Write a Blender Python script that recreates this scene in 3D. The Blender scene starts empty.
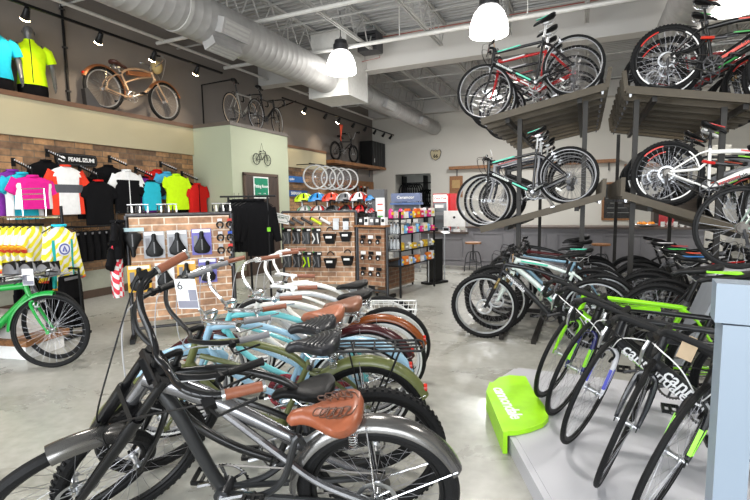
import bpy, bmesh, math, random
from mathutils import Vector, Matrix
R = math.radians
S = bpy.context.scene
COL = S.collection
rnd = random.Random(7)

# ---------------------------------------------------------------- materials
MATS = {}
def mat(name, col=(.5,.5,.5), rough=.5, metal=0.0, var=.06, scale=12.0, bump=0.0, coat=0.0, emit=None, alpha=None, trans=0.0, sheen=0.0, spec=.5):
    if name in MATS: return MATS[name]
    m = bpy.data.materials.new(name); m.use_nodes = True
    nt = m.node_tree; b = nt.nodes['Principled BSDF']
    b.inputs['Roughness'].default_value = rough; b.inputs['Metallic'].default_value = metal
    b.inputs['Coat Weight'].default_value = coat
    b.inputs['Specular IOR Level'].default_value = spec
    b.inputs['Transmission Weight'].default_value = trans
    if sheen: b.inputs['Sheen Weight'].default_value = sheen
    tc = nt.nodes.new('ShaderNodeTexCoord'); n = nt.nodes.new('ShaderNodeTexNoise')
    n.inputs['Scale'].default_value = scale; n.inputs['Detail'].default_value = 3
    nt.links.new(tc.outputs['Object'], n.inputs['Vector'])
    r = nt.nodes.new('ShaderNodeValToRGB')
    r.color_ramp.elements[0].position = .3; r.color_ramp.elements[1].position = .7
    r.color_ramp.elements[0].color = tuple(max(0, c*(1-var)) for c in col)+(1,)
    r.color_ramp.elements[1].color = tuple(min(1, c*(1+var)) for c in col)+(1,)
    nt.links.new(n.outputs['Fac'], r.inputs['Fac']); nt.links.new(r.outputs['Color'], b.inputs['Base Color'])
    if bump:
        bp = nt.nodes.new('ShaderNodeBump'); bp.inputs['Strength'].default_value = bump; bp.inputs['Distance'].default_value = .01
        nt.links.new(n.outputs['Fac'], bp.inputs['Height']); nt.links.new(bp.outputs['Normal'], b.inputs['Normal'])
    if emit is not None:
        b.inputs['Emission Color'].default_value = tuple(emit[:3])+(1,); b.inputs['Emission Strength'].default_value = emit[3]
    if alpha is not None: b.inputs['Alpha'].default_value = alpha
    MATS[name] = m
    return m

def hexc(h):
    v = [int(h[i:i+2],16)/255 for i in (0,2,4)]
    return tuple(c/12.92 if c <= .04045 else ((c+.055)/1.055)**2.4 for c in v)
def paint(h, rough=.3, **k):
    return mat('paint_'+h+('_%d' % int(rough*100)), hexc(h), rough, **k)

# ---------------------------------------------------------------- mesh builder
class MB:
    def __init__(s): s.v=[]; s.f=[]; s.m=[]; s.mi=0; s.mats=[]
    def use(s, m):
        if m not in s.mats: s.mats.append(m)
        s.mi = s.mats.index(m); return s
    def add(s, vs, fs):
        o=len(s.v); s.v += [Vector(v) for v in vs]
        for f in fs: s.f.append([i+o for i in f]); s.m.append(s.mi)
        return s
    def box(s, c, d, rot=None, taper=1.0):
        x,y,z = d[0]/2,d[1]/2,d[2]/2
        vs=[Vector((sx*x*(taper if sz>0 else 1), sy*y*(taper if sz>0 else 1), sz*z)) for sz in(-1,1) for sy in(-1,1) for sx in(-1,1)]
        if rot is not None: vs=[rot@v for v in vs]
        c=Vector(c); vs=[v+c for v in vs]
        return s.add(vs,[(0,2,3,1),(4,5,7,6),(0,1,5,4),(2,6,7,3),(0,4,6,2),(1,3,7,5)])
    def bar(s, a, b, w, h, up=(0,0,1)):
        a=Vector(a); b=Vector(b); d=(b-a).normalized(); u=Vector(up); sd=d.cross(u)
        if sd.length<1e-4: sd=d.cross(Vector((1,0,0)))
        sd.normalize(); u=sd.cross(d)
        vs=[p+sd*sx*w/2+u*sz*h/2 for p in (a,b) for sx,sz in ((-1,-1),(1,-1),(1,1),(-1,1))]
        return s.add(vs,[(0,1,2,3),(7,6,5,4),(0,4,5,1),(1,5,6,2),(2,6,7,3),(3,7,4,0)])
    def loft(s, rings, closed=True, caps=True, loop=False):
        n=len(rings[0]); vs=[p for r in rings for p in r]; fs=[]
        k=len(rings)
        for i in range(k if loop else k-1):
            a=i*n; b=((i+1)%k)*n
            for j in range(n if closed else n-1):
                j2=(j+1)%n; fs.append((a+j,a+j2,b+j2,b+j))
        if caps and not loop: fs.append(tuple(range(n-1,-1,-1))); fs.append(tuple(range((k-1)*n,k*n)))
        return s.add(vs,fs)
    def tube(s, pts, r, seg=8, loop=False, sy=1.0):
        pts=[Vector(p) for p in pts]; n=len(pts)
        rs=r if isinstance(r,(list,tuple)) else [r]*n
        tg=[]
        for i in range(n):
            if loop: t=pts[(i+1)%n]-pts[i-1]
            elif i==0: t=pts[1]-pts[0]
            elif i==n-1: t=pts[-1]-pts[-2]
            else: t=(pts[i+1]-pts[i]).normalized()+(pts[i]-pts[i-1]).normalized()
            tg.append(t.normalized() if t.length>1e-9 else Vector((0,0,1)))
        u=Vector((0,1,0)) if abs(tg[0].y)<.9 else Vector((1,0,0))
        rings=[]
        for i in range(n):
            u=(u-tg[i]*u.dot(tg[i])).normalized(); w=tg[i].cross(u)
            rings.append([pts[i]+u*math.cos(2*math.pi*k/seg)*rs[i]*sy+w*math.sin(2*math.pi*k/seg)*rs[i] for k in range(seg)])
        return s.loft(rings, loop=loop)
    def cyl(s,a,b,r,r2=None,seg=12): return s.tube([a,b],[r,r if r2 is None else r2],seg)
    def curve(s, ctrl, r, seg=8, n=14):
        return s.tube(spline(ctrl,n), r if not isinstance(r,(list,tuple)) else interp(r,n*(len(ctrl)-1)+1), seg)
    def ring(s, c, Rr, r, n=48, m=8, rx=None, a0=0, a1=2*math.pi, ax='y'):
        # torus in the xz-plane round c (axis y); rx = half width across the axis
        rx = r if rx is None else rx; full=abs(a1-a0-2*math.pi)<1e-6; rings=[]
        for i in range(n if full else n+1):
            t=a0+(a1-a0)*i/n; ct,st=math.cos(t),math.sin(t); q=[]
            for k in range(m):
                p=2*math.pi*k/m; rr=Rr+r*math.cos(p); y=rx*math.sin(p)
                q.append((rr*ct,y,rr*st))
            q=[Vector(p) for p in q]
            if ax=='z': q=[Vector((p.x,p.z,p.y)) for p in q]
            if ax=='x': q=[Vector((p.y,p.x,p.z)) for p in q]
            rings.append([Vector(c)+p for p in q])
        return s.loft(rings, loop=full)
    def lathe(s, prof, c=(0,0,0), seg=16, ax='z', caps=True):
        rings=[]
        for r,h in prof:
            q=[]
            for k in range(seg):
                t=2*math.pi*k/seg
                p=Vector((r*math.cos(t),r*math.sin(t),h))
                if ax=='y': p=Vector((p.x,p.z,p.y))
                if ax=='x': p=Vector((p.z,p.x,p.y))
                q.append(p+Vector(c))
            rings.append(q)
        return s.loft(rings,caps=caps)
    def prism(s, poly, d0, d1, plane='xz'):
        def P(a,b,d): return {'xz':(a,d,b),'xy':(a,b,d),'yz':(d,a,b)}[plane]
        n=len(poly); vs=[P(a,b,d0) for a,b in poly]+[P(a,b,d1) for a,b in poly]
        fs=[tuple(range(n)),tuple(range(2*n-1,n-1,-1))]+[(i,i+n,(i+1)%n+n,(i+1)%n) for i in range(n)]
        return s.add(vs,fs)
    def ell(s, c, r, n=12, m=8, z0=-1.0, rot=None):
        rings=[]
        for i in range(m+1):
            z=z0+(1-z0)*i/m; z=max(-.999,min(.999,z)); q=math.sqrt(1-z*z)
            ring=[Vector((r[0]*q*math.cos(2*math.pi*k/n),r[1]*q*math.sin(2*math.pi*k/n),r[2]*z)) for k in range(n)]
            if rot is not None: ring=[rot@p for p in ring]
            rings.append([p+Vector(c) for p in ring])
        return s.loft(rings)
    def xf(s, M):
        s.v=[M@v for v in s.v]; return s
    def build(s, name, m=None, parent=None, smooth=True, ang=40):
        me=bpy.data.meshes.new(name)
        me.from_pydata([tuple(v) for v in s.v],[],s.f)
        if m is not None: me.materials.append(m)
        else:
            for k in s.mats: me.materials.append(k)
            me.polygons.foreach_set('material_index', s.m)
        bm=bmesh.new(); bm.from_mesh(me); bmesh.ops.recalc_face_normals(bm, faces=bm.faces); bm.to_mesh(me); bm.free()
        if smooth:
            me.shade_smooth(); me.set_sharp_from_angle(angle=R(ang))
        o=bpy.data.objects.new(name,me); COL.objects.link(o)
        if parent is not None: o.parent=parent
        return o

def spline(c, n=12):
    c=[Vector(p) for p in c]
    P=[c[0]*2-c[1]]+c+[c[-1]*2-c[-2]]; out=[]
    for i in range(1,len(P)-2):
        for k in range(n):
            t=k/n; a,b,d,e=P[i-1],P[i],P[i+1],P[i+2]
            out.append(.5*((2*b)+(d-a)*t+(2*a-5*b+4*d-e)*t*t+(3*b-a-3*d+e)*t**3))
    out.append(P[-2]); return out
def interp(r,n):
    out=[]
    for i in range(n):
        t=i/(n-1)*(len(r)-1); k=min(int(t),len(r)-2); out.append(r[k]+(r[k+1]-r[k])*(t-k))
    return out

def tag(o, label=None, cat=None, group=None, kind=None):
    if label: o['label']=label
    if cat: o['category']=cat
    if group: o['group']=group
    if kind: o['kind']=kind
    return o
def thing(name, label, cat, loc=(0,0,0), rz=0.0, group=None, rx=0.0, ry=0.0):
    o=bpy.data.objects.new(name,None); COL.objects.link(o)
    o.empty_display_size=.1; o.location=loc; o.rotation_euler=(rx,ry,rz)
    return tag(o,label,cat,group)
def struct(o): o['kind']='structure'; return o
def copy_tree(o, loc=None, rz=None, label=None, group=None):
    def cp(s,par):
        c=s.copy(); COL.objects.link(c)
        if par is not None: c.parent=par
        for ch in KIDS(s): cp(ch,c)
        return c
    r=cp(o,None)
    if loc is not None: r.location=loc
    if rz is not None: r.rotation_euler.z=rz
    if label: r['label']=label
    if group: r['group']=group
    return r
def KIDS(o): return list(o.children)

TXT={}
def text(body, size, m, M, parent, name='lettering', ext=.0006, align='LEFT', shear=0.0, space=1.0, bold=0.0):
    key=(body,size,ext,align,shear,space,bold)
    if key not in TXT:
        c=bpy.data.curves.new('t','FONT'); c.body=body; c.size=size; c.extrude=ext; c.align_x=align; c.align_y='CENTER'
        c.shear=shear; c.space_character=space; c.offset=bold; c.resolution_u=2
        o=bpy.data.objects.new('t',c); COL.objects.link(o)
        dg=bpy.context.evaluated_depsgraph_get(); me=bpy.data.meshes.new_from_object(o.evaluated_get(dg))
        bpy.data.objects.remove(o); TXT[key]=me
    me=TXT[key].copy(); me.materials.clear(); me.materials.append(m); me.transform(M)
    o=bpy.data.objects.new(name,me); COL.objects.link(o); o.parent=parent
    return o
def basis(o, x, n):
    # matrix placing text at o, writing along x, facing n
    x=Vector(x).normalized(); n=Vector(n).normalized(); y=n.cross(x).normalized(); n=x.cross(y)
    return Matrix(((x.x,y.x,n.x,o[0]),(x.y,y.y,n.y,o[1]),(x.z,y.z,n.z,o[2]),(0,0,0,1)))

BLK=mat('satin_black',(.006,.006,.0065),.42,spec=.25); RUB=mat('tyre_rubber',(.0075,.0075,.008),.65,spec=.2,bump=.3,scale=90)
CHR=mat('chrome',(.75,.76,.78),.18,1.0); ALU=mat('brushed_aluminium',(.55,.56,.58),.32,1.0)
STL=mat('dark_steel',(.07,.07,.075),.4,.7); WHT=mat('white_enamel',(.8,.8,.79),.35); SPK=mat('spoke_steel',(.34,.34,.36),.35,.8)
CHAIN=mat('chain_metal',(.14,.13,.12),.4,.8); BRN=mat('brown_leather',(.20,.065,.032),.42,bump=.25,scale=60)
FAB=mat('black_cloth',(.006,.006,.007),.9,spec=.1,bump=.3,scale=25); GRYP=mat('grey_plastic',(.16,.16,.17),.5)
# ================================================================ SETTING
XL=-7.42; ZD=5.35
def floor_mat():
    m=bpy.data.materials.new('polished_concrete'); m.use_nodes=True; nt=m.node_tree; b=nt.nodes['Principled BSDF']; L=nt.links.new
    tc=nt.nodes.new('ShaderNodeTexCoord')
    n1=nt.nodes.new('ShaderNodeTexNoise'); n1.inputs['Scale'].default_value=.9; n1.inputs['Detail'].default_value=8; n1.inputs['Roughness'].default_value=.62; n1.inputs['Distortion'].default_value=.6
    n2=nt.nodes.new('ShaderNodeTexNoise'); n2.inputs['Scale'].default_value=14; n2.inputs['Detail'].default_value=6
    L(tc.outputs['Object'],n1.inputs['Vector']); L(tc.outputs['Object'],n2.inputs['Vector'])
    mx=nt.nodes.new('ShaderNodeMix'); mx.data_type='FLOAT'; mx.inputs[0].default_value=.38
    L(n1.outputs['Fac'],mx.inputs[2]); L(n2.outputs['Fac'],mx.inputs[3])
    r=nt.nodes.new('ShaderNodeValToRGB'); e=r.color_ramp.elements
    e[0].position=.30; e[0].color=(.215,.21,.185,1); e[1].position=.72; e[1].color=(.46,.455,.42,1)
    c=r.color_ramp.elements.new(.5); c.color=(.335,.33,.295,1)
    L(mx.outputs[0],r.inputs['Fac']); L(r.outputs['Color'],b.inputs['Base Color'])
    rr=nt.nodes.new('ShaderNodeMapRange'); rr.inputs['To Min'].default_value=.17; rr.inputs['To Max'].default_value=.40
    L(n1.outputs['Fac'],rr.inputs['Value']); L(rr.outputs['Result'],b.inputs['Roughness'])
    b.inputs['Coat Weight'].default_value=.18; b.inputs['Coat Roughness'].default_value=.12
    return m
def brick_mat(name, ax='y', c1=(.30,.155,.085), c2=(.16,.075,.045), mortar=(.22,.17,.13), sc=1.0, dark=1.0):
    m=bpy.data.materials.new(name); m.use_nodes=True; nt=m.node_tree; b=nt.nodes['Principled BSDF']; L=nt.links.new
    tc=nt.nodes.new('ShaderNodeTexCoord'); sp=nt.nodes.new('ShaderNodeSeparateXYZ'); cb=nt.nodes.new('ShaderNodeCombineXYZ')
    L(tc.outputs['Object'],sp.inputs[0]); L(sp.outputs['Y' if ax=='y' else 'X'],cb.inputs['X']); L(sp.outputs['Z'],cb.inputs['Y'])
    bt=nt.nodes.new('ShaderNodeTexBrick'); bt.inputs['Scale'].default_value=1
    bt.inputs['Brick Width'].default_value=.27*sc; bt.inputs['Row Height'].default_value=.085*sc; bt.inputs['Mortar Size'].default_value=.008; bt.inputs['Mortar Smooth'].default_value=.3; bt.inputs['Bias'].default_value=0
    bt.inputs['Color1'].default_value=tuple(c*dark for c in c1)+(1,); bt.inputs['Color2'].default_value=tuple(c*dark for c in c2)+(1,); bt.inputs['Mortar'].default_value=mortar+(1,)
    L(cb.outputs[0],bt.inputs['Vector'])
    n=nt.nodes.new('ShaderNodeTexNoise'); n.inputs['Scale'].default_value=14; n.inputs['Detail'].default_value=6; L(tc.outputs['Object'],n.inputs['Vector'])
    n3=nt.nodes.new('ShaderNodeTexNoise'); n3.inputs['Scale'].default_value=3.1; n3.inputs['Detail'].default_value=2; L(tc.outputs['Object'],n3.inputs['Vector'])
    mx=nt.nodes.new('ShaderNodeMix'); mx.data_type='RGBA'; mx.blend_type='OVERLAY'; mx.inputs[0].default_value=.75
    L(bt.outputs['Color'],mx.inputs[6]); L(n.outputs['Fac'],mx.inputs[7])
    mx2=nt.nodes.new('ShaderNodeMix'); mx2.data_type='RGBA'; mx2.blend_type='OVERLAY'; mx2.inputs[0].default_value=.5
    L(mx.outputs[2],mx2.inputs[6]); L(n3.outputs['Fac'],mx2.inputs[7]); L(mx2.outputs[2],b.inputs['Base Color'])
    b.inputs['Roughness'].default_value=.7
    bp=nt.nodes.new('ShaderNodeBump'); bp.inputs['Strength'].default_value=.5; bp.inputs['Distance'].default_value=.01; bp.invert=True
    L(bt.outputs['Fac'],bp.inputs['Height']); L(bp.outputs['Normal'],b.inputs['Normal'])
    return m
def wood_mat(name, a, b_, ax=(1,8,8), rough=.5):
    m=bpy.data.materials.new(name); m.use_nodes=True; nt=m.node_tree; b=nt.nodes['Principled BSDF']; L=nt.links.new
    tc=nt.nodes.new('ShaderNodeTexCoord'); mp=nt.nodes.new('ShaderNodeMapping'); mp.inputs['Scale'].default_value=ax
    n=nt.nodes.new('ShaderNodeTexNoise'); n.inputs['Scale'].default_value=4; n.inputs['Detail'].default_value=6; n.inputs['Distortion'].default_value=.8
    L(tc.outputs['Object'],mp.inputs[0]); L(mp.outputs[0],n.inputs['Vector'])
    r=nt.nodes.new('ShaderNodeValToRGB'); r.color_ramp.elements[0].position=.32; r.color_ramp.elements[1].position=.68
    r.color_ramp.elements[0].color=a+(1,); r.color_ramp.elements[1].color=b_+(1,)
    L(n.outputs['Fac'],r.inputs[0]); L(r.outputs[0],b.inputs['Base Color']); b.inputs['Roughness'].default_value=rough
    return m
FLOOR=floor_mat(); BRK=brick_mat('brick_left','y',sc=1.15,c1=(.44,.24,.11),c2=(.13,.075,.045),mortar=(.15,.11,.075)); WOOD=wood_mat('stained_oak',(.16,.065,.022),(.34,.155,.06),(8,1,8))
TAUPE=mat('taupe_wall',(.205,.182,.165),.9,var=.05,scale=1.2); LGREY=mat('pale_grey_wall',(.56,.54,.49),.85,var=.03,scale=.8)
CREAM=mat('cream_soffit',(.47,.42,.28),.8,var=.02,scale=1); SAGE=mat('sage_green_wall',(.38,.41,.30),.8,var=.02,scale=1)
DTRIM=mat('dark_brown_trim',(.075,.045,.03),.5); LEDGE=mat('brown_ledge',(.14,.072,.04),.5)
GREYP=mat('counter_grey',(.19,.185,.20),.6,var=.04,scale=2); DECK=mat('galvanised_deck',(.40,.40,.40),.5,.2,var=.05,scale=2)
STRUCT=mat('grey_steelwork',(.38,.375,.36),.6); BEAMM=mat('grey_beam_paint',(.50,.485,.46),.6,var=.03,scale=.7)
DUCT=mat('galvanised_duct',(.34,.335,.33),.5,.25,var=.1,scale=4)

b=MB(); b.box((-1.2,7.5,-.05),(13.4,23,.1)); struct(b.build('floor',FLOOR,smooth=False))
# left side
b=MB(); b.box((-7.95,7.75,ZD/2),(.1,22.5,ZD)); struct(b.build('wall_left',TAUPE))
b=MB(); b.box((-1.0,17.55,ZD/2+1.3),(13.9,.1,ZD-2.6)); b.box((-7.42,17.55,1.3),(.96,.1,2.6)); b.box((.25,17.55,1.3),(11.4,.1,2.6)); struct(b.build('wall_back',LGREY))
# store room seen through the doorway
b=MB(); b.box((-5.6,20.6,1.5),(4.4,.1,3)); b.box((-7.2,19.1,1.5),(.1,3,3)); b.box((-4.0,19.1,1.5),(.1,3,3)); b.box((-5.6,19.1,3),(3.3,3,.1)); struct(b.build('wall_storeroom',LGREY))
b=MB(); b.box((5.5,7.75,ZD/2),(.1,22.5,ZD)); struct(b.build('wall_right',LGREY))
# front wall (behind the photographer) with the shop windows
b=MB(); b.box((-1.2,-3.95,4.6),(13.5,.15,1.6)); b.box((-1.2,-3.95,.1),(13.5,.15,.2))
for x in (-7.9,-5.2,-2.5,.2,2.9,5.4): b.box((x,-3.95,2.0),(.22,.15,3.9))
struct(b.build('wall_front',LGREY))
# soffit with brick below, baseboard, ledge
def soffit(y0,y1,x,name,zb=2.54,zt=3.08):
    b=MB(); b.box(((x-7.9)/2,(y0+y1)/2,(zb+zt)/2),(x+7.9,y1-y0,zt-zb)); struct(b.build('wall_soffit',CREAM,smooth=False))
    b=MB(); b.box(((x-.05-7.9)/2,(y0+y1)/2,(.45+zb)/2),(x-.05+7.9,y1-y0,zb-.45)); struct(b.build('wall_brick',BRK,smooth=False))
    b=MB(); b.box(((x-.045-7.9)/2,(y0+y1)/2,.22),(x-.045+7.9,y1-y0,.46)); struct(b.build('wall_base',mat('grey_green_paint',(.36,.37,.30),.7)))
    b=MB(); b.box((x-.03,(y0+y1)/2,.065),(.03,y1-y0,.13)); struct(b.build('baseboard_left',DTRIM))
    b=MB(); b.box(((x-7.88)/2,(y0+y1)/2,zt+.035),(x+7.92,y1-y0,.07)); struct(b.build('trim_1',LEDGE))
soffit(-3.8,7.44,XL,'a'); soffit(9.4,13.2,-7.6,'b')
# green fitting-room volume
XG=-6.45
b=MB(); b.box(((XG-7.9)/2,8.42,1.54),(XG+7.9,1.96,3.08)); struct(b.build('wall_fitting_room',SAGE,smooth=False))
b=MB(); b.box(((XG-7.88)/2,8.42,3.115),(XG+7.92,2.0,.07)); struct(b.build('trim_2',mat('grey_brown_trim',(.105,.085,.07),.5)))
b=MB(); b.box((XG+.012,8.42,.065),(.025,1.98,.13)); b.box(((XG-7.4)/2,7.43,.065),(XG+7.4,.025,.13)); struct(b.build('baseboard_fitting_room',DTRIM))
d=thing('door_1',None,None,(XG+.02,8.33,0)); struct(d)
b=MB(); b.box((.01,0,1.05),(.04,1.08,2.1)); b.build('door_panel',wood_mat('dark_door',(.028,.016,.011),(.05,.03,.02),(8,8,1)),d)
b=MB(); [b.box((.0,y,1.06),(.07,.05,2.16)) for y in(-.56,.56)]; b.box((0,0,2.14),(.07,1.17,.06)); b.build('door_frame',DTRIM,d)
b=MB(); b.cyl((.03,.44,1.0),(.08,.44,1.0),.012); b.tube([(.08,.44,1.0),(.08,.34,1.0)],.01); b.build('door_handle',ALU,d)
g=thing('fitting_room_sign','green and white fitting room sign fixed on the dark brown door','sign',(XG+.06,8.27,1.86))
sg=mat('sign_green',(.0,.19,.10),.4)
b=MB(); b.box((0,0,0),(.012,.50,.46)); b.build('sign_board',WHT,g)
b=MB(); b.box((.008,0,0),(.006,.45,.41)); b.build('sign_face',sg,g)
text('Fitting Room',.095,WHT,basis((.012,-.0,.03),(0,1,0),(1,0,0)),g,align='CENTER',bold=.002)
text('enter      exit',.05,WHT,basis((.012,0,-.12),(0,1,0),(1,0,0)),g,align='CENTER')
# ceiling: corrugated deck (flutes run across), beam, trusses along the room, bridging
b=MB(); n=150
prof=[]; y=-4.0
while y<21.0:
    prof += [(y,0),(y+.06,0),(y+.085,.05),(y+.125,.05)]; y+=.15
vs=[];fs=[]
for (yy,z) in prof: vs += [(-8.0,yy,ZD+z),(5.6,yy,ZD+z)]
for i in range(len(prof)-1): fs.append((2*i,2*i+1,2*i+3,2*i+2))
b.add(vs,fs); o=struct(b.build('ceiling',DECK,smooth=False))
b=MB(); b.box((-1.2,10.35,4.94),(13.4,.14,.74)); b.box((-1.2,10.35,4.57),(13.4,.34,.03)); b.box((-1.2,10.35,5.3),(13.4,.34,.03)); struct(b.build('ceiling_beam',BEAMM,smooth=False))
b=MB(); b.box((-1.2,17.3,5.05),(13.4,.3,.5)); struct(b.build('ceiling_beam',BEAMM,smooth=False))
def truss(x,y0,y1):
    b=MB(); zt=5.3; zb=4.78
    for s in(-1,1):
        b.bar((x+s*.025,y0,zt),(x+s*.025,y1,zt),.035,.05); b.bar((x+s*.025,y0+.3,zb),(x+s*.025,y1-.3,zb),.03,.045)
    n=int((y1-y0)/.6); d=(y1-y0)/n
    for i in range(n):
        a=y0+i*d
        b.cyl((x,a,zt),(x,a+d/2,zb),.013,seg=6); b.cyl((x,a+d/2,zb),(x,a+d,zt),.013,seg=6)
    o=b.build('ceiling_truss',STRUCT); struct(o)
for x in (-7.0,-5.6,-4.25,-2.85,-1.45,-.05,1.35,2.75,4.15):
    truss(x,-3.8,10.2); truss(x,10.5,17.2)
b=MB()
for y in (2.6,5.2,7.6,9.2,12.2,14.6):
    for z in (4.78,5.22): b.cyl((-7.9,y,z),(5.4,y,z),.018,seg=6)
struct(b.build('ceiling_bridging',STRUCT))
# sprinkler pipe
pp=mat('pipe_grey_paint',(.62,.61,.58),.45)
b=MB(); b.cyl((-7.8,7.0,4.70),(5.4,7.0,4.70),.035); b.cyl((-7.6,-3,4.72),(-7.6,17,4.72),.03); b.cyl((-7.8,8.9,4.70),(5.4,8.9,4.70),.04)
for x in (-6,-3.4,-1,1.6,4): b.cyl((x,7.0,4.70),(x,7,5.3),.012); b.cyl((x,8.9,4.70),(x,8.9,5.3),.012)
tag(b.build('sprinkler_pipe',pp),'pale grey sprinkler pipework running across under the ceiling trusses','pipe')
b=MB(); rd=mat('red_pipe_paint',(.30,.09,.07),.5); b.cyl((-4.9,10.1,5.22),(5,10.1,5.22),.012); b.tube([(-4.3,10.0,5.2),(-4.3,10.0,4.75),(-4.75,10.0,4.72)],.008)
tag(b.build('conduit_pipe',rd),'thin red conduit along the top of the wide grey ceiling beam','pipe')
# ducts
def duct(x,z,r,y0,y1,name,label,pitch=.16,vents=()):
    b=MB(); rings=[]; y=y0; k=0
    b.use(DUCT)
    prof=[]
    while y<y1:
        prof += [(r,y),(r,y+pitch*.8),(r*1.007,y+pitch*.88),(r*1.007,y+pitch*.94)]; y+=pitch
    prof.append((r,y1))
    b.lathe(prof,(x,0,z),28,'y')
    t=thing(name,label,'duct',(0,0,0)); b.build('duct_run',DUCT,t,ang=30)
    for y in [q for q in (y0+.9,y0+2.9,y0+4.9,y0+6.9,y0+8.9) if q<y1]:
        b=MB(); b.lathe([(r*1.03,y-.03),(r*1.03,y+.03)],(x,0,z),28,'y'); hs=b.build('hanger_strap',STRUCT,t)
        b=MB(); b.cyl((x,y,z+r),(x,y,5.3),.006,seg=6); b.build('hanger_rod',STRUCT,hs)
    for (yy,a) in vents:
        A=R(a); nx,nz=math.cos(A),math.sin(A)
        b=MB(); rot=Matrix.Rotation(-A+math.pi/2,3,'Y')
        b.box((x+nx*(r+.03),yy,z+nz*(r+.03)),(.22,.62,.16),rot)
        v=b.build('vent_box',DUCT,t)
        b=MB(); 
        for s in(-1,0,1): b.box((x+nx*(r+.11)+s*.06*nz,yy,z+nz*(r+.11)-s*.06*nx),(.035,.52,.012),rot)
        b.build('grille',STRUCT,v)
    return t
duct(-5.3,4.27,.33,-3.8,9.3,'ventilation_duct','thick spiral ventilation duct running above the clothing wall into the white box',vents=((5.9,-20),(5.9,-70),(1.5,-20)))
duct(-5.25,4.27,.25,10.3,17.3,'ventilation_duct','thinner spiral duct running from the white box to the back wall',vents=((12.2,-20),(15.2,-20)))
duct(1.35,4.35,.31,-3.8,9.4,'ventilation_duct','spiral ventilation duct above the right-hand bicycle rack')
bx=thing('duct_box','large pale square plenum box joining the two spiral ducts','duct',(-5.25,9.8,0))
b=MB(); b.box((0,0,4.32),(.98,1.0,.92)); b.box((0,0,5.03),(.9,.9,.5)); b.build('box_body',mat('pale_box_paint',(.66,.65,.62),.5),bx,smooth=False)
for s in(-1,1): b=MB(); b.box((0,s*.5,4.32),(1.0,.02,.94)); b.build('seam_flange',STRUCT,bx)
# mechanical unit beside the beam
u=thing('ceiling_heater','dark boxy heater unit hanging in front of the beam by the plenum box','heater',(-4.35,9.6,4.95)); 
b=MB(); b.box((0,0,0),(.45,.35,.4)); b.build('heater_case',STL,u); b=MB(); [b.box((0,-.18,z),(.4,.02,.02)) for z in(-.12,-.04,.04,.12)]; b.build('louvre',BLK,u)
# pendants
LAMP=mat('lamp_glass',(.95,.95,.93),.4,emit=(1,.98,.94,4.0))
def pendant(x,y,z,label):
    t=thing('pendant_lamp',label,'lamp',(x,y,z),group='high bay pendant lamps')
    b=MB(); b.lathe([(.30,-.28),(.305,-.20),(.285,-.08),(.235,.05),(.17,.13),(.12,.16),(.11,.155),(.16,.12),(.225,.04),(.275,-.08),(.293,-.2),(.29,-.28)],(0,0,0),32,caps=False); b.build('lamp_shade',LAMP,t)
    b=MB(); b.lathe([(.10,.14),(.155,.16),(.155,.27),(.13,.29),(.12,.36),(.06,.38)],(0,0,0),20); b.build('lamp_housing',STL,t)
    b=MB(); b.cyl((0,0,.38),(0,0,ZD-z),.008,seg=6); b.ring((0,0,.40),.03,.006,12,6); b.build('hanging_rod',STL,t)
    for ty,en,rad in (('SPOT',165,.3),('POINT',55,.3)):
        l=bpy.data.lights.new('pendant_bulb',ty); l.energy=en; l.color=(1,.96,.9); l.shadow_soft_size=rad
        if ty=='SPOT': l.spot_size=R(150); l.spot_blend=.6
        lo=bpy.data.objects.new('pendant_bulb',l); COL.objects.link(lo); lo.location=(0,0,-.33); lo.parent=t
pendant(-4.6,8.7,4.42,'white glowing dome pendant in front of the plenum box')
pendant(-1.47,7.85,4.42,'white glowing dome pendant above the left rack of bicycles')
pendant(1.97,8.8,4.52,'white glowing dome pendant cut off at the top right corner')
for x in (-4.6,-1.4,2.0): 
    pendant(x,3.2,4.42,'white dome pendant hanging nearer the shop windows'); 
# fluorescent fixture
t=thing('ceiling_light','flat rectangular fluorescent light hanging beyond the beam','lamp',(-2.35,13.2,4.35))
b=MB(); b.box((0,0,0.04),(.36,1.25,.06)); b.build('fixture_body',WHT,t)
b=MB(); b.box((0,0,0),(.30,1.15,.03)); b.build('diffuser',mat('tube_light',(1,1,1),.5,emit=(.95,1,.98,14)),t)
b=MB(); [b.cyl((0,y,.07),(0,y,1.0),.005,seg=5) for y in(-.5,.5)]; b.build('hanging_wire',STL,t)
l=bpy.data.lights.new('tube_lamp','AREA'); l.shape='RECTANGLE'; l.size=.3; l.size_y=1.1; l.energy=260; lo=bpy.data.objects.new('tube_lamp',l); COL.objects.link(lo); lo.location=(0,0,-.03); lo.parent=t
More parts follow.
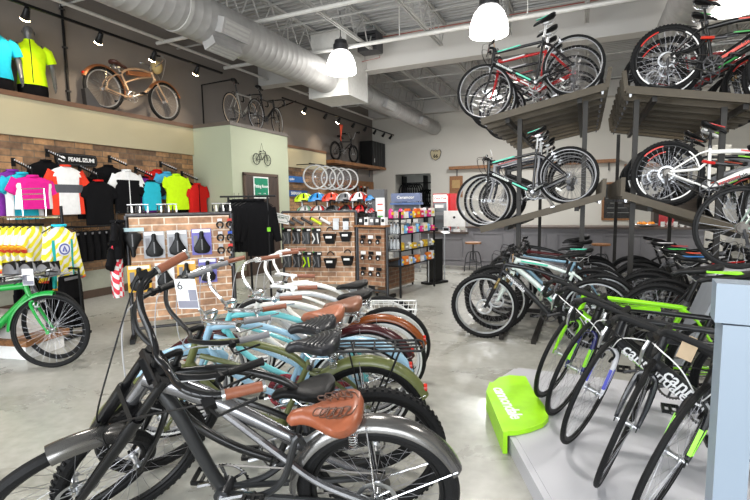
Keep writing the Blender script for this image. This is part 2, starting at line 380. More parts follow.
# track lighting
def track(y0,y1,x,z,heads,label,lit=()):
    t=thing('track_light',label,'lamp',(x,y0,z))
    b=MB(); b.bar((0,0,0),(0,y1-y0,0),.035,.035); b.build('track_rail',BLK,t)
    for i,y in enumerate(heads):
        b=MB(); b.cyl((0,y-y0,-.02),(0,y-y0,-.1),.012,seg=8); a=Vector((-.05,y-y0,-.10)); 
        d=Vector((-.62,.1,-.75)).normalized()
        b.lathe([(.0,-.09),(.035,-.085),(.042,-.02),(.055,.07),(.052,.075),(.04,.0)],(0,0,0),14)
        b.v[-84:]=[Matrix.Rotation(0,3,'X')@v for v in b.v[-84:]]
        q=d.to_track_quat('Z','Y').to_matrix()
        k=14*6; b.v[-k:]=[q@v+a for v in b.v[-k:]]
        h=b.build('spot_head',BLK,t)
        if i in lit:
            b=MB(); b.lathe([(.0,.085),(.035,.095),(.055,.085),(.058,.078)],(0,0,0),12); b.v=[q@v+a for v in b.v]
            b.build('bulb',mat('spot_bulb',(1,.9,.7),.4,emit=(1,.75,.42,40)),h)
            l=bpy.data.lights.new('spot_lamp','SPOT'); l.energy=35; l.color=(1,.82,.6); l.spot_size=R(75); l.spot_blend=.8; l.shadow_soft_size=.04
            lo=bpy.data.objects.new('spot_lamp',l); COL.objects.link(lo); lo.location=a+d*.1; lo.rotation_euler=(-d).to_track_quat('Z','Y').to_euler(); lo.parent=t
    return t
track(1.0,7.8,-6.9,4.21,(3.05,5.15,6.15,7.15,4.1),'long black ceiling track with spot heads above the clothing wall',lit=(1,2,3,4))
track(9.9,17.3,-6.9,4.12,(11.0,12.1,12.9,13.9,14.8,15.6,16.4,17.1),'far black ceiling track with small spot heads along the left wall',lit=(0,2))
t=thing('track_pole','black vertical conduit pole on the wall behind the cruiser on the ledge','pole',(-7.87,5.2,3.12))
b=MB(); b.tube([(0,0,0),(0,0,1.7)],.022,8); b.tube([(0,0,1.7),(0,0,2.2)],.018,8); b.build('pole_tube',BLK,t)
b=MB(); [b.box((0,0,z),(.05,.07,.03)) for z in(.3,1.0,1.6)]; b.build('clamp',STL,t)
for y,lab in ((8.15,'thin black pole standing on the green box ledge beside the touring bike'),(11.0,'black right-angled pole rising from the far cream soffit')):
    t=thing('track_pole',lab,'pole',(-7.8,y,3.15)); b=MB(); b.tube([(0,0,0),(0,0,1.0),(0.9,0,1.02)] if y<9 else [(0,0,0),(0,0,1.0),(.9,-.5,1.0)],.018,8); b.build('pole_tube',BLK,t)
    b=MB(); b.lathe([(.05,0),(.05,.01),(.02,.03)],(0,0,0),12); b.build('foot_flange',BLK,t)
t=thing('red_pennant','small orange-red cloth pennant hanging from the far ceiling track','flag',(-6.9,12.95,3.95))
b=MB(); b.loft([[Vector((0,-.10+.01*k,-.05-.5*k/8)),Vector((0.015,-.10+.01*k,-.05-.5*k/8)),Vector((.03,.08-.02*k,-.05-.42*k/8)),Vector((.0,.08-.02*k,-.05-.42*k/8))] for k in range(9)]); b.build('cloth',mat('orange_cloth',(.75,.08,.03),.7),t)
b=MB(); b.cyl((0,0,-.05),(0,0,.2),.004,seg=5); b.build('string',BLK,t)
# ================================================================ BICYCLES
RIMG=mat('grey_rim',(.30,.30,.31),.45,.4)
def sub(name, mb, m, par): return mb.build(name, m, par)
def spokes_mb(c, Rr, n=28, r=.0014, flange=.022, hw=.03):
    b=MB()
    for i in range(n):
        a=2*math.pi*i/n; s=1 if i%2 else -1; a2=a+(.55 if (i//2)%2 else -.55)
        p=Vector(c)+Vector((flange*math.cos(a2),s*hw,flange*math.sin(a2))); q=Vector(c)+Vector((Rr*math.cos(a),0,Rr*math.sin(a)))
        b.tube([p,q],r,3)
    return b
def wheel(par, name, c, Rr, tw, tire=None, rim=ALU, rd=.012, n=28, disc=False, cog=False, T=None, wall=None, sr=.0014, reflector=False, lo=False, spm=None, knob=False, dec=None):
    tire=tire or RUB; T=T or Matrix.Identity(4); N=36 if lo else 56
    ri=Rr-2*tw
    b=MB(); b.ring(c, ri-rd*.35, rd*.9, N, 6, rx=min(tw*.75,.013)); w=b.xf(T).build(name, rim, par)
    b=MB(); b.use(tire); b.ring(c, Rr-tw, tw, N, 8)
    if wall is not None:
        b.use(wall); [b.ring((c[0],c[1]+s*tw*.82,c[2]), Rr-tw*1.45, tw*.33, N, 6, rx=tw*.25) for s in(-1,1)]
    if knob and not lo:
        b.use(tire)
        for i in range(60):
            a=2*math.pi*i/60
            for s in(-1,1):
                q=Matrix.Rotation(-a,3,'Y'); ctr=Vector(c)+q@Vector((Rr-.001,s*tw*.35+0,0)); b.box(ctr,(.007,tw*.5,.014),q)
    b.xf(T).build('tire', None, w)
    if dec is not None:
        for k in range(4):
            b=MB(); a=k*math.pi/2+.5
            for sg in(-1,1): b.ring((c[0],sg*min(tw*.8,.014),c[2]),ri-.006,.008,14,5,rx=.002,a0=a,a1=a+.7)
            b.xf(T).build('rim_decal',dec[k%len(dec)],w)
    spokes_mb(c, ri, n, sr).xf(T).build('spokes', SPK, w)
    b=MB(); b.lathe([(.008,-.055),(.008,-.035),(.024,-.034),(.024,-.028),(.014,-.02),(.014,.02),(.024,.028),(.024,.034),(.008,.035),(.008,.055)],(c[0],0,c[2]),10,'y'); b.xf(T).build('hub', ALU, w)
    if disc:
        b=MB(); b.ring((c[0],.042,c[2]),.075,.010,28,4,rx=.0012)
        for k in range(6):
            a=k*math.pi/3; b.tube([(c[0]+.02*math.cos(a),.042,c[2]+.02*math.sin(a)),(c[0]+.068*math.cos(a+.35),.042,c[2]+.068*math.sin(a+.35))],.003,4)
        b.xf(T).build('brake_disc', ALU, w)
    if cog:
        b=MB(); [b.lathe([(.01,-.040-k*.0045),(.052-k*.0055,-.040-k*.0045),(.052-k*.0055,-.0425-k*.0045),(.01,-.0425-k*.0045)],(c[0],0,c[2]),20,'y') for k in range(6)]
        b.xf(T).build('cassette', CHAIN, w)
    if reflector:
        b=MB(); q=Matrix.Rotation(.7,3,'Y'); b.box(Vector(c)+q@Vector((ri*.62,0,0)),(.02,.014,.06),q); b.xf(T).build('reflector', mat('white_reflector',(.75,.75,.72),.2), w)
    return w
def fender_mb(c, Rr, w, a0, a1, n=26, sag=.012):
    b=MB(); rings=[]
    for i in range(n+1):
        t=R(a0+(a1-a0)*i/n); q=[]
        prof=[(-w,-sag-.012),(-w*.8,0-.004),(-w*.4,sag*.75),(0,sag),(w*.4,sag*.75),(w*.8,-.004),(w,-sag-.012)]
        for (yy,dr) in prof+[(yy,dr-.003) for yy,dr in prof[::-1]]:
            rr=Rr+dr; q.append(Vector((c[0]+rr*math.cos(t),yy,c[2]+rr*math.sin(t))))
        rings.append(q)
    return b.loft(rings)
def sad_w(t,W,nose):
    if t<.22: return W/2*(.50+.50*math.sin(t/.22*math.pi/2))
    q=min(1,(t-.22)/.60); return nose/2+(W/2-nose/2)*(.5+.5*math.cos(math.pi*q))
def saddle(par, pos, L=.27, W=.14, nose=.04, th=.045, m=BLK, tilt=0, springs=False, top=None, accent=None, name='saddle', ribs=False):
    b=MB(); rings=[]; N=16
    for i in range(N+1):
        t=i/N; x=(t-.42)*L
        w=sad_w(t,W,nose)
        e=1.0
        if i==0: e=.62
        if i==N: e=.45
        zt=.016*math.cos(t*math.pi*1.15)+(.010*(1-t/.25) if t<.25 else 0)+(-.02*(t-.8)/.2 if t>.8 else 0)
        q=[]
        for k in range(14):
            a=2*math.pi*k/14; cx=math.cos(a); sz=math.sin(a)
            yy=w*e*abs(cx)**.8*(1 if cx>0 else -1)
            zz=zt+(th*.42*e*abs(sz)**.7 if sz>0 else -th*(.85-.5*t)*e*abs(sz)**.55+ (th*.15))
            q.append(Vector((x,yy,zz)))
        rings.append(q)
    rot=Matrix.Rotation(-tilt,3,'Y'); P=Vector(pos)
    def tr(q): q.v=[rot@v+P for v in q.v]; return q
    b.loft(rings); s=tr(b).build(name,m,par,ang=60)
    if top is not None:
        b=MB()
        if top=='ribs':
            for i in range(7):
                x=(.04+i*.085-.42)*L; t=x/L+.42
                w=sad_w(t,W,nose)*.78
                z0=.016*math.cos(t*math.pi*1.15)+(.010*(1-t/.25) if t<.25 else 0)+th*.395
                b.curve([(x+.03,-w,z0-.010),(x+.006,-w*.5,z0+.001),(x-.006,-.004,z0+.004),(x-.006,.004,z0+.004),(x+.006,w*.5,z0+.001),(x+.03,w,z0-.010)],.0035,6,4)
            tr(b).build('rib_stitching',mat('black_leather_ribs',(.035,.036,.038),.35),s)
        else:
            rr=random.Random(3)
            for sgn in(-1,1):
                for k in range(5):
                    x0=(-.36+.09*k)*L; w=sad_w(.42+x0/L+.05,W,nose)*.8; z0=th*.42+.0175-.0032*k
                    b.curve([(x0,sgn*w*.25,z0+.004),(x0+.02,sgn*w*.75,z0-.001),(x0+.055,sgn*w*.8,z0-.003),(x0+.05,sgn*w*.4,z0+.003),(x0+.025,sgn*w*.35,z0+.003),(x0+.03,sgn*w*.6,z0+.001)],.0028,5,5)
            tr(b).build('tooled_pattern',mat('dark_tooled_leather',(.07,.025,.012),.5),s)
    if accent is not None:
        b=MB(); xs=[(-.30*L),(-.1*L),(.2*L),(.42*L)]
        b.loft([[Vector((x,sg*w,z)) for (sg,w,z) in ((-1,ww,.014),(1,ww,.014),(1,ww,.021+.001),(-1,ww,.022))] for x,ww in zip(xs,(W*.18,W*.26,nose*.42,nose*.3))]); b.v=[v+Vector((0,0,th*.16)) for v in b.v]
        tr(b).build('saddle_stripe',accent,s)
    b=MB()
    for sg in(-1,1): b.tube([(-.36*L,sg*.035,-th*.5),(-.2*L,sg*.022,-.05-th*.3),(.1*L,sg*.022,-.05-th*.3),(.36*L,sg*.008,-th*.2)],.0035,6)
    tr(b).build('saddle_rails',CHR,s)
    if springs:
        for sg in(-1,1):
            b=MB(); pts=[(-.30*L+.018*math.cos(a*.7),sg*.055+.018*math.sin(a*.7),-th*.5-.065+a*.0013*1.0) for a in range(50)]
            b.tube(pts,.003,5); tr(b).build('spring',CHR,s)
    return s
def pedals(par, bb, ring_r=.09, crank=.17, ang=-.3, cm=ALU, width=.06, pm=None, teeth=True, platform=True):
    x,_,z=bb; b=MB(); b.lathe([(.018,-.05),(.018,.05)],(x,0,z),12,'y'); 
    cs=b.build('crankset',cm,par)
    b=MB(); b.ring((x,-.045,z),ring_r,.006,36,4,rx=.0022)
    for k in range(36 if teeth else 0):
        a=k*math.pi/18; b.box((x+(ring_r+.007)*math.cos(a),-.045,z+(ring_r+.007)*math.sin(a)),(.006,.002,.006))
    for k in range(5):
        a=k*2*math.pi/5; b.tube([(x,-.045,z),(x+ring_r*math.cos(a),-.045,z+ring_r*math.sin(a))],.007,5)
    b.build('chainring',cm,cs)
    for sg in(-1,1):
        a=ang+(math.pi if sg>0 else 0); e=Vector((x+crank*math.cos(a),sg*(width+.01),z+crank*math.sin(a)))
        b=MB(); b.tube([(x,sg*.052,z),(x+crank*.5*math.cos(a),sg*(width),z+crank*.5*math.sin(a)),e],[.013,.010,.010],6); b.build('crank_arm',cm,cs)
        b=MB()
        if platform:
            b.box(e+Vector((.036,sg*.055,0)),(.014,.085,.02)); b.box(e+Vector((-.036,sg*.055,0)),(.014,.085,.02)); b.box(e+Vector((0,sg*.098,0)),(.085,.010,.018)); b.box(e+Vector((0,sg*.015,0)),(.085,.010,.018)); b.cyl(e,e+Vector((0,sg*.10,0)),.009,seg=8)
        else:
            b.cyl(e,e+Vector((0,sg*.06,0)),.008,seg=8); b.box(e+Vector((0,sg*.045,0)),(.07,.045,.014))
        b.build('pedal',pm or BLK,cs)
    return cs
def chain(par, bb, ra, rear, rr=.045, y=-.045):
    A=Vector((bb[0],y,bb[2])); B=Vector((rear[0],y,rear[2])); pts=[]
    for k in range(9): a=-math.pi/2+math.pi*k/8; pts.append(A+Vector((ra*math.cos(a),0,ra*math.sin(a))))
    for k in range(9): a=math.pi/2+math.pi*k/8; pts.append(B+Vector((rr*math.cos(a),0,rr*math.sin(a))))
    b=MB(); P=[]
    for i,p in enumerate(pts):
        q=pts[(i+1)%len(pts)]; d=(q-p).length; n=max(1,int(d/.06)); P += [p+(q-p)*k/n for k in range(n)]
    b.tube(P,.005,4,loop=True); return b.build('chain',CHAIN,par)
def derailleur(par,R_):
    b=MB(); b.tube([(0,-.06,R_-.01),(.015,-.062,R_-.07),(.03,-.055,R_-.14)],.012,6); b.lathe([(.022,-.055),(.022,-.045)],(.015,0,R_-.07),12,'y'); b.lathe([(.022,-.055),(.022,-.045)],(.035,0,R_-.14),12,'y'); b.build('rear_derailleur',STL,par)

def bicycle(label, kind, loc, heading, steer=0, lean=0, pitch=0, group=None, col='101012', fork=None, decal=None, decalcol='d8d8d8', accent=None,
            rim=None, tag_card=None, fenders=None, rack=False, basket=False, sad=None, grips=None, wall=None, tubem=None, name=None, lo=False, barm=None, guard=None, extra=None, right=False, susp=None, spk=None, cat='bicycle', reflector=False, rimdec=None, fat=1.0, shock=False, forkac=None, sadz=0.0):
    kinds=dict(
     road=dict(R=.34,tw=.0125,WB=.99,HA=73,off=.045,bb=(.41,.27),st=(.245,.74),hb=.60,ht=.78,sz=.97,sx=.17,bar='drop'),
     hybrid=dict(R=.35,tw=.018,WB=1.06,HA=71,off=.045,bb=(.44,.28),st=(.265,.76),hb=.66,ht=.82,sz=.99,sx=.18,bar='flat'),
     mtb=dict(R=.36,tw=.026,WB=1.10,HA=70,off=.045,bb=(.435,.32),st=(.28,.74),hb=.72,ht=.86,sz=.96,sx=.20,bar='flat'),
     cruiser=dict(R=.335,tw=.027,WB=1.13,HA=67,off=.04,bb=(.47,.29),st=(.30,.64),hb=.64,ht=.80,sz=.785,sx=.24,bar='sweep'),
     chopper=dict(R=.335,tw=.034,WB=1.30,HA=51,off=.0,bb=(.64,.32),st=(.30,.56),hb=.76,ht=.88,sz=.72,sx=.17,bar='ape'),
     bmx=dict(R=.255,tw=.024,WB=.92,HA=74,off=.03,bb=(.36,.29),st=(.27,.54),hb=.52,ht=.62,sz=.66,sx=.22,bar='flat'))
    K=kinds[kind]; Rr=K['R']; tw=K['tw']; WB=K['WB']; HA=R(K['HA'])
    root=thing(name or {'road':'road_bike','hybrid':'hybrid_bike','mtb':'mountain_bike','cruiser':'cruiser_bike','chopper':'chopper_bike','bmx':'bmx_bike'}[kind],label,cat,loc,R(heading),group,rx=R(-lean),ry=R(pitch))
    fm=paint(col,.3,coat=.25,var=.03,spec=.35) if tubem is None else tubem
    km=paint(fork,.25,coat=.4,var=.03) if fork else fm
    ac=paint(accent,.3) if accent else None
    rim=rim or (BLK if kind in('road','mtb') else RIMG)
    axis=Vector((-math.cos(HA),0,math.sin(HA))); P0=Vector((WB,0,Rr))-K['off']*Vector((math.sin(HA),0,math.cos(HA)))
    at=lambda z: P0+axis*((z-P0.z)/axis.z)
    hb,ht=at(K['hb']),at(K['ht'])
    T=Matrix.Translation(P0)@Matrix.Rotation(R(steer),4,axis)@Matrix.Translation(-P0)
    bb=Vector((K['bb'][0],0,K['bb'][1])); st=Vector((K['st'][0],0,K['st'][1])); ra=Vector((0,0,Rr)); fa=Vector((WB,0,Rr))
    sr=(.0011 if kind!='road' else .0010) if not lo else .0015
    n=24 if lo else 30
    disc=kind in('mtb',)
    wheel(root,'rear_wheel',ra,Rr,tw,rim=rim,disc=disc or kind=='chopper',cog=kind not in('cruiser',),wall=wall,n=n,sr=sr,lo=lo,rd={'road':.017,'hybrid':.008}.get(kind,.013),reflector=reflector,spm=spk,knob=(kind=='mtb' or extra=='knob'),dec=rimdec)
    wheel(root,'front_wheel',fa,Rr,(tw if kind!='chopper' else .028),rim=rim,disc=disc or kind=='chopper',T=T,wall=wall,n=n,sr=sr,lo=lo,rd={'road':.017,'hybrid':.008}.get(kind,.013),reflector=reflector,spm=spk,knob=(kind=='mtb' or extra=='knob'),dec=rimdec)
    # frame
    b=MB(); b.use(fm); hw=.052 if kind!='road' else .045
    b.tube([hb-axis*.01,ht],.022 if kind!='chopper' else .028,12); 
    tt=ht-axis*.035; dt=hb+axis*.035
    if kind in('road','hybrid','mtb','bmx'):
        r=tuple(q*fat for q in dict(road=(.016,.026),hybrid=(.017,.022),mtb=(.021,.027),bmx=(.016,.018))[kind])
        q=st+(bb-st)*(.06 if kind!='mtb' else .12)
        if kind=='mtb': b.curve([tt,(tt+q)/2+Vector((0,0,.025)),q],[r[0]*1.25,r[0],r[0]*.85],10,6); b.curve([dt,(dt+bb)/2+Vector((.0,0,.03)),bb],[r[1],r[1]*1.15,r[1]],10,6)
        else: b.tube([tt,q],[r[0]*1.15,r[0]],10); b.tube([dt,bb],[r[1],r[1]*1.08],10)
        b.tube([bb,st],.0165,10); b.lathe([(.026,-.036),(.026,.036)],(bb.x,0,bb.z),14,'y')
        for s in(-1,1):
            b.tube([st+(bb-st)*.08+Vector((0,s*.012,0)),(st+(ra-st)*.25)+Vector((0,s*.035,0)),ra+Vector((0,s*hw*1.1,0))],[.011,.0085,.008],7)
            b.tube([bb+Vector((-.02,s*.02,0)),(bb*.7+ra*.3)+Vector((0,s*.045,0)),ra+Vector((0,s*hw*1.1,0))],[.013,.010,.010],7)
            b.box(ra+Vector((0,s*hw*1.12,0)),(.035,.006,.04))
    elif kind=='cruiser':
        b.curve([tt,tt+Vector((-.25,0,.015)),st+Vector((.12,0,.08)),st+Vector((0,0,-.02))],[.020,.021,.019,.017],10,7)
        b.curve([dt,dt+Vector((-.10,0,-.16)),bb+Vector((.20,0,.09)),bb],[.020,.021,.021,.02],10,7)
        b.curve([tt+Vector((-.02,0,-.06)),tt+Vector((-.25,0,-.13)),bb+Vector((-.07,0,.23)),bb+Vector((-.10,0,.16))],.0145,8,7)
        b.tube([bb,st+Vector((0,0,.03))],.0165,10); b.lathe([(.030,-.04),(.030,.04)],(bb.x,0,bb.z),14,'y')
        for s in(-1,1):
            b.curve([st+Vector((.0,s*.014,-.03)),st+Vector((-.12,s*.045,-.06)),ra+Vector((.05,s*.06,.13)),ra+Vector((0,s*.06,0))],.011,7,6)
            b.curve([bb+Vector((-.02,s*.02,0)),bb+Vector((-.14,s*.05,-.015)),ra+Vector((0,s*.06,0))],.012,7,6)
            b.box(ra+Vector((0,s*.062,0)),(.045,.006,.05))
    else: # chopper
        bk=mat('dark_gunmetal_tube',(.035,.036,.038),.28,.5)
        b.curve([tt+Vector((0,0,.01)),(tt*.6+st*.4)+Vector((.0,0,.035)),st+Vector((.03,0,.03))],[.040,.038,.024],14,8)
        for s in(-1,1):
            b.use(fm); b.curve([tt+Vector((-.30,s*.03,-.13)),st+Vector((.08,s*.045,-.01)),ra+Vector((.22,s*.068,.10)),ra+Vector((0,s*.072,0))],[.015,.016,.015,.014],8,7)
            b.use(bk)
            b.curve([bb+Vector((-.02,s*.02,-.01)),bb+Vector((-.17,s*.055,.03)),ra+Vector((.36,s*.075,.12)),ra+Vector((.30,s*.06,.30)),st+Vector((-.02,s*.035,.03))],.014,8,7)
            b.tube([bb+Vector((-.02,s*.02,0)),ra+Vector((0,s*.072,0))],.013,8); b.box(ra+Vector((0,s*.075,0)),(.06,.007,.07))
        b.use(bk); b.curve([Vector((.87,0,.84)),Vector((.79,0,.71)),Vector((.725,0,.52)),Vector((.675,0,.38)),bb],[.024,.027,.027,.026,.024],12,7)
        b.lathe([(.034,-.045),(.034,.045)],(bb.x,0,bb.z),14,'y')
    frame=b.build('frame',None,root)
    if shock:
        b=MB(); b.tube([st+Vector((.05,0,-.16)),st+Vector((.22,0,-.13))],.018,10); b.tube([st+Vector((.22,0,-.13)),st+Vector((.32,0,-.11))],.010,8); b.build('rear_shock',STL,root)
        b=MB(); [b.tube([ra+Vector((.02,y,.02)),ra+Vector((.26,y*.8,.12)),st+Vector((.03,y*.6,-.16))],.015,8) for y in(-.06,.06)]; b.tube([st+Vector((.03,-.04,-.16)),st+Vector((.03,.04,-.16))],.018,8); b.build('suspension_link',fm,root)
        b=MB(); b.tube([st+Vector((-.02,-.065,-.17)),st+Vector((.10,-.04,-.155))],.016,8); b.tube([st+Vector((-.02,.065,-.17)),st+Vector((.10,.04,-.155))],.016,8); b.build('link_accent',ac or fm,root)
    if ac is not None and kind in('road','hybrid','mtb'):
        d=(tt-st); d2=bb-dt; ofs=(.0175 if kind!='mtb' else .023)*fat
        for s in(-1,1):
            o1=Vector((0,s*ofs,.002)); o2=Vector((0,s*.0255*fat,-.004)) if kind!='mtb' else Vector((0,s*.0285*fat,.012))
            b=MB(); b.bar(st+d*.45+o1,st+d*.92+o1,.004,.016); b.build('top_tube_stripe',ac,frame,smooth=False)
            b=MB(); b.bar(dt+d2*.55+o2,dt+d2*.88+o2,.004,.02*fat); b.build('down_tube_stripe',ac,frame,smooth=False)
            b=MB(); b.bar(ra*.75+st*.25+Vector((0,s*.047,.0)),ra*.35+st*.65+Vector((0,s*.036,0)),.004,.012); b.build('stay_stripe',ac,frame,smooth=False)
    if decal:
        s=-1 if right else 1; A,B=dt,bb
        if kind in('cruiser',): A,B=tt+Vector((-.06,0,.0)),tt+Vector((-.4,0,.0))
        d=(B-A); L=d.length
        offr=fat*dict(road=.0285,hybrid=.0245,mtb=.031,cruiser=.0225,chopper=.03,bmx=.02)[kind]
        sz=dict(road=.085,hybrid=.05,mtb=.055,cruiser=.045,chopper=.05,bmx=.04)[kind]
        if right: o0=B-d*.16; xd=-d
        else: o0=A+d*(.10 if kind!='cruiser' else .05); xd=d
        o0=o0+Vector((0,s*offr,.010 if kind=='mtb' else 0))
        text(decal,sz,paint(decalcol,.4),basis(o0,xd,(0,s,0)),frame,space=1.0,bold=.0012)
    # seatpost + saddle
    ux=(st-bb).normalized(); sp=st+ux*((K['sz']+sadz-.07-st.z)/ux.z)
    if kind=='chopper': sp=Vector((K['sx']+.01,0,K['sz']-.07)); 
    b=MB(); b.tube([st-ux*.02,sp],.0135,8); b.box(sp+Vector((0,0,.008)),(.06,.035,.022)); b.build('seatpost',ALU if kind in('cruiser','hybrid','chopper') else BLK,root)
    b=MB(); b.lathe([(.021,-.014),(.021,.014)],(0,0,0),12); q=ux.to_track_quat('Z','Y').to_matrix(); b.v=[q@v+st for v in b.v]; b.build('seat_clamp',STL,root)
    sd=dict(m=BLK); sd.update(sad or {})
    spos=Vector((sp.x-.01 if kind!='chopper' else K['sx'],0,K['sz']-.015+sadz))
    if kind in('cruiser','chopper'):
        sd.setdefault('L',.29); sd.setdefault('W',.245); sd.setdefault('nose',.06); sd.setdefault('th',.085); sd.setdefault('springs',True)
    elif kind=='hybrid': sd.setdefault('W',.16)
    if accent and kind in('hybrid','mtb','road'): sd.setdefault('accent',ac)
    saddle(root,spos,**sd)
    # fork
    b=MB(); b.use(km)
    fw=.05 if kind!='road' else .043
    if kind=='mtb' or susp:
        lowm=km if not susp else susp; stan=mat('gold_stanchion',(.35,.26,.12),.25,.9) if susp is None else CHR
        b.use(lowm); crown=hb-axis*.035
        b.bar(crown+Vector((0,-.075,0)),crown+Vector((0,.075,0)),.05,.045,up=axis)
        for s in(-1,1):
            o=Vector((0,s*.066,0)); top=crown+o; bot=fa+o*1.0+Vector((-.01,0,0))
            m_=top+(bot-top)*.34
            b.use(stan); b.tube([top,m_],.016,10); b.use(lowm); b.tube([m_,m_+(bot-m_)*.1,bot],[.024,.021,.017],10)
        b.use(lowm); mid=crown+(fa-crown)*.36; fx=Vector((.035,0,.0))
        b.curve([mid+Vector((0,-.066,0)),mid+fx+Vector((0,-.05,.04)),mid+fx+Vector((0,.05,.04)),mid+Vector((0,.066,0))],.012,8,5)
    elif kind=='chopper':
        tk=mat('black_fork_tube',(.01,.01,.011),.25,.5); b.use(tk)
        for z,wd in ((ht+axis*.03,.085),(hb-axis*.02,.085)):
            b.bar(z+Vector((0,-wd,0)),z+Vector((0,wd,0)),.06,.028,up=axis)
        for s in(-1,1):
            o=Vector((0,s*.078,0)); up_=ht+axis*.05+o; bot=fa+o
            b.tube([up_,up_+(bot-up_)*.33],.018,12); b.tube([up_+(bot-up_)*.30,up_+(bot-up_)*.36,bot],[.026,.027,.020],12)
    else:
        b.lathe([(.022,-.02),(.026,0),(.022,.015)],(0,0,0),10); q=axis.to_track_quat('Z','Y').to_matrix(); k=30; b.v[-k:]=[q@v+hb-axis*.02 for v in b.v[-k:]]
        for s in(-1,1):
            c=hb-axis*.03
            b.curve([c+Vector((0,s*.012,0)),c-axis*.03+Vector((0,s*fw*.9,0)),(c*.45+fa*.55)+Vector((-.008,s*(fw+.006),0)),fa+Vector((0,s*(fw+.006),0))],[.017,.015,.013,.009],8,5)
            b.box(fa+Vector((0,s*(fw+.007),0)),(.03,.006,.035))
    fk=b.xf(T).build('fork',None,root)
    fac=paint(forkac,.3) if forkac else ac
    if kind=='road' and fac:
        b=MB()
        for s in(-1,1):
            c=hb-axis*.03; A=(c*.62+fa*.38)+Vector((0,s*(fw+.017),0)); B=fa*.85+c*.15+Vector((0,s*(fw+.015),0)); b.bar(A,B,.003,.016)
            b.bar(A+Vector((.016,-s*.014,0)),B+Vector((.012,-s*.010,0)),.016,.003)
        b.xf(T).build('fork_stripe',fac,fk)
    if kind in('road','hybrid'):  # rim brakes
        for (pt,TT) in ((hb-axis*.015+Vector((.03,0,-.01)),T),(Vector((st.x*.35,0,ra.z+Rr+.035)) if kind=='road' else Vector((.09,0,Rr+.36)),Matrix.Identity(4))):
            b=MB()
            for s in(-1,1): b.curve([pt+Vector((0,0,.01)),pt+Vector((.008,s*.032,-.012)),pt+Vector((.0,s*.028,-.05))],.006,6,4); b.box(pt+Vector((0,s*.022,-.055)),(.045,.012,.012))
            b.xf(TT).build('rim_brake',ALU if kind=='hybrid' else BLK,root)
    # bar & stem
    bm_=barm or (BLK if kind in('road','mtb','chopper') else ALU)
    tp=ht+axis*.03
    gl=[]; lv=[]
    if K['bar']=='drop':
        c=tp+Vector((.095,0,.012)); b=MB(); b.tube([ht,tp],.017,8); b.tube([tp,c],[.017,.014],8); b.build('x',bm_,root) if 0 else None
        b.xf(T); stem=b.build('stem',BLK,root)
        b=MB(); half=[Vector((0,.0,0)),Vector((0,.09,0)),Vector((.005,.185,-.004)),Vector((.06,.205,-.014)),Vector((.088,.208,-.05)),Vector((.075,.210,-.10)),Vector((.03,.212,-.128)),Vector((-.05,.214,-.132))]
        L=[c+Vector((p.x,-p.y,p.z)) for p in half[::-1]]+[c+p for p in half[1:]]
        P=spline(L,6); nn=len(P); rr=[.0125 if abs(P[i].y)<.05 else .0148 for i in range(nn)]
        b.tube(P,rr,9); hbar=b.xf(T).build('handlebar',mat('black_bar_tape',(.01,.01,.0105),.7,bump=.3,scale=70,spec=.25),root)
        for s in(-1,1):
            b=MB(); o=c+Vector((.075,s*.207,-.02)); b.curve([o+Vector((-.03,0,.005)),o+Vector((.03,0,.018)),o+Vector((.055,0,.045))],[.016,.018,.012],8,4); h=b.xf(T).build('brake_hood',BLK,hbar)
            b=MB(); b.curve([o+Vector((.045,0,.015)),o+Vector((.065,s*.004,-.03)),o+Vector((.045,s*.008,-.11))],[.007,.008,.005],6,4); b.xf(T).build('brake_lever',ALU,h)
            b=MB(); b.curve([o+Vector((.03,-s*.01,.0)),o+Vector((.10,-s*.06,.03)),o+Vector((.07,-s*.14,-.03)),hb+Vector((.05,s*.01,.0))],.0028,5,7); b.xf(T).build('cable',WHT if (accent or forkac or col[0] in'ef') else BLK,hbar)
    elif K['bar']=='flat':
        c=tp+Vector((.07,0,.02)); b=MB(); b.tube([ht,tp],.017,8); b.tube([tp,c],[.018,.015],8); stem=b.xf(T).build('stem',BLK,root)
        rise=.0 if kind=='hybrid' else .02; W=.31 if kind!='bmx' else .30
        if kind=='bmx': rise=.16
        pts=[c+Vector((-.045 if abs(y)>.2 else 0,y,rise if abs(y)>.1 else 0)) for y in(-W,-.2,-.12,-.05,0,.05,.12,.2,W)]
        b=MB(); b.tube(pts,.0115,8); hbar=b.xf(T).build('handlebar',bm_,root)
        for s in(-1,1):
            e=c+Vector((-.045,s*W,rise)); i=c+Vector((-.035,s*(W-.12),rise)); b=MB(); b.tube([i,e],.0165,10); b.xf(T).build('grip',BLK,hbar)
            b=MB(); b.tube([i+Vector((.0,-s*.03,0)),i+Vector((.045,-s*.02,-.015)),i+Vector((.055,s*.07,-.035))],.0065,6); b.xf(T).build('brake_lever',BLK,hbar)
            b=MB(); b.curve([i+Vector((.01,-s*.04,0)),i+Vector((.11,-s*.08,.02)),hb+Vector((.09,s*.02,.09)),hb+Vector((.03,s*.03,-.05))],.0028,5,7); b.xf(T).build('cable',BLK,hbar)
    elif K['bar']=='sweep':
        c=tp+Vector((.05,0,.05)); b=MB(); b.tube([ht,tp],.014,8); b.curve([tp,tp+axis*.05,c],[.014,.015,.015],8,4); stem=b.xf(T).build('stem',bm_ if bm_ is not WHT else CHR,root)
        pts=[]
        half=[(0,0,0),(.01,.06,.01),(.04,.16,.07),(.0,.27,.115),(-.10,.325,.11),(-.27,.35,.095)]
        L=[c+Vector((p[0],-p[1],p[2])) for p in half[::-1]]+[c+Vector(p) for p in half[1:]]
        b=MB(); b.tube(spline(L,5),.0115,8); hbar=b.xf(T).build('handlebar',bm_,root)
        gm=grips or BLK
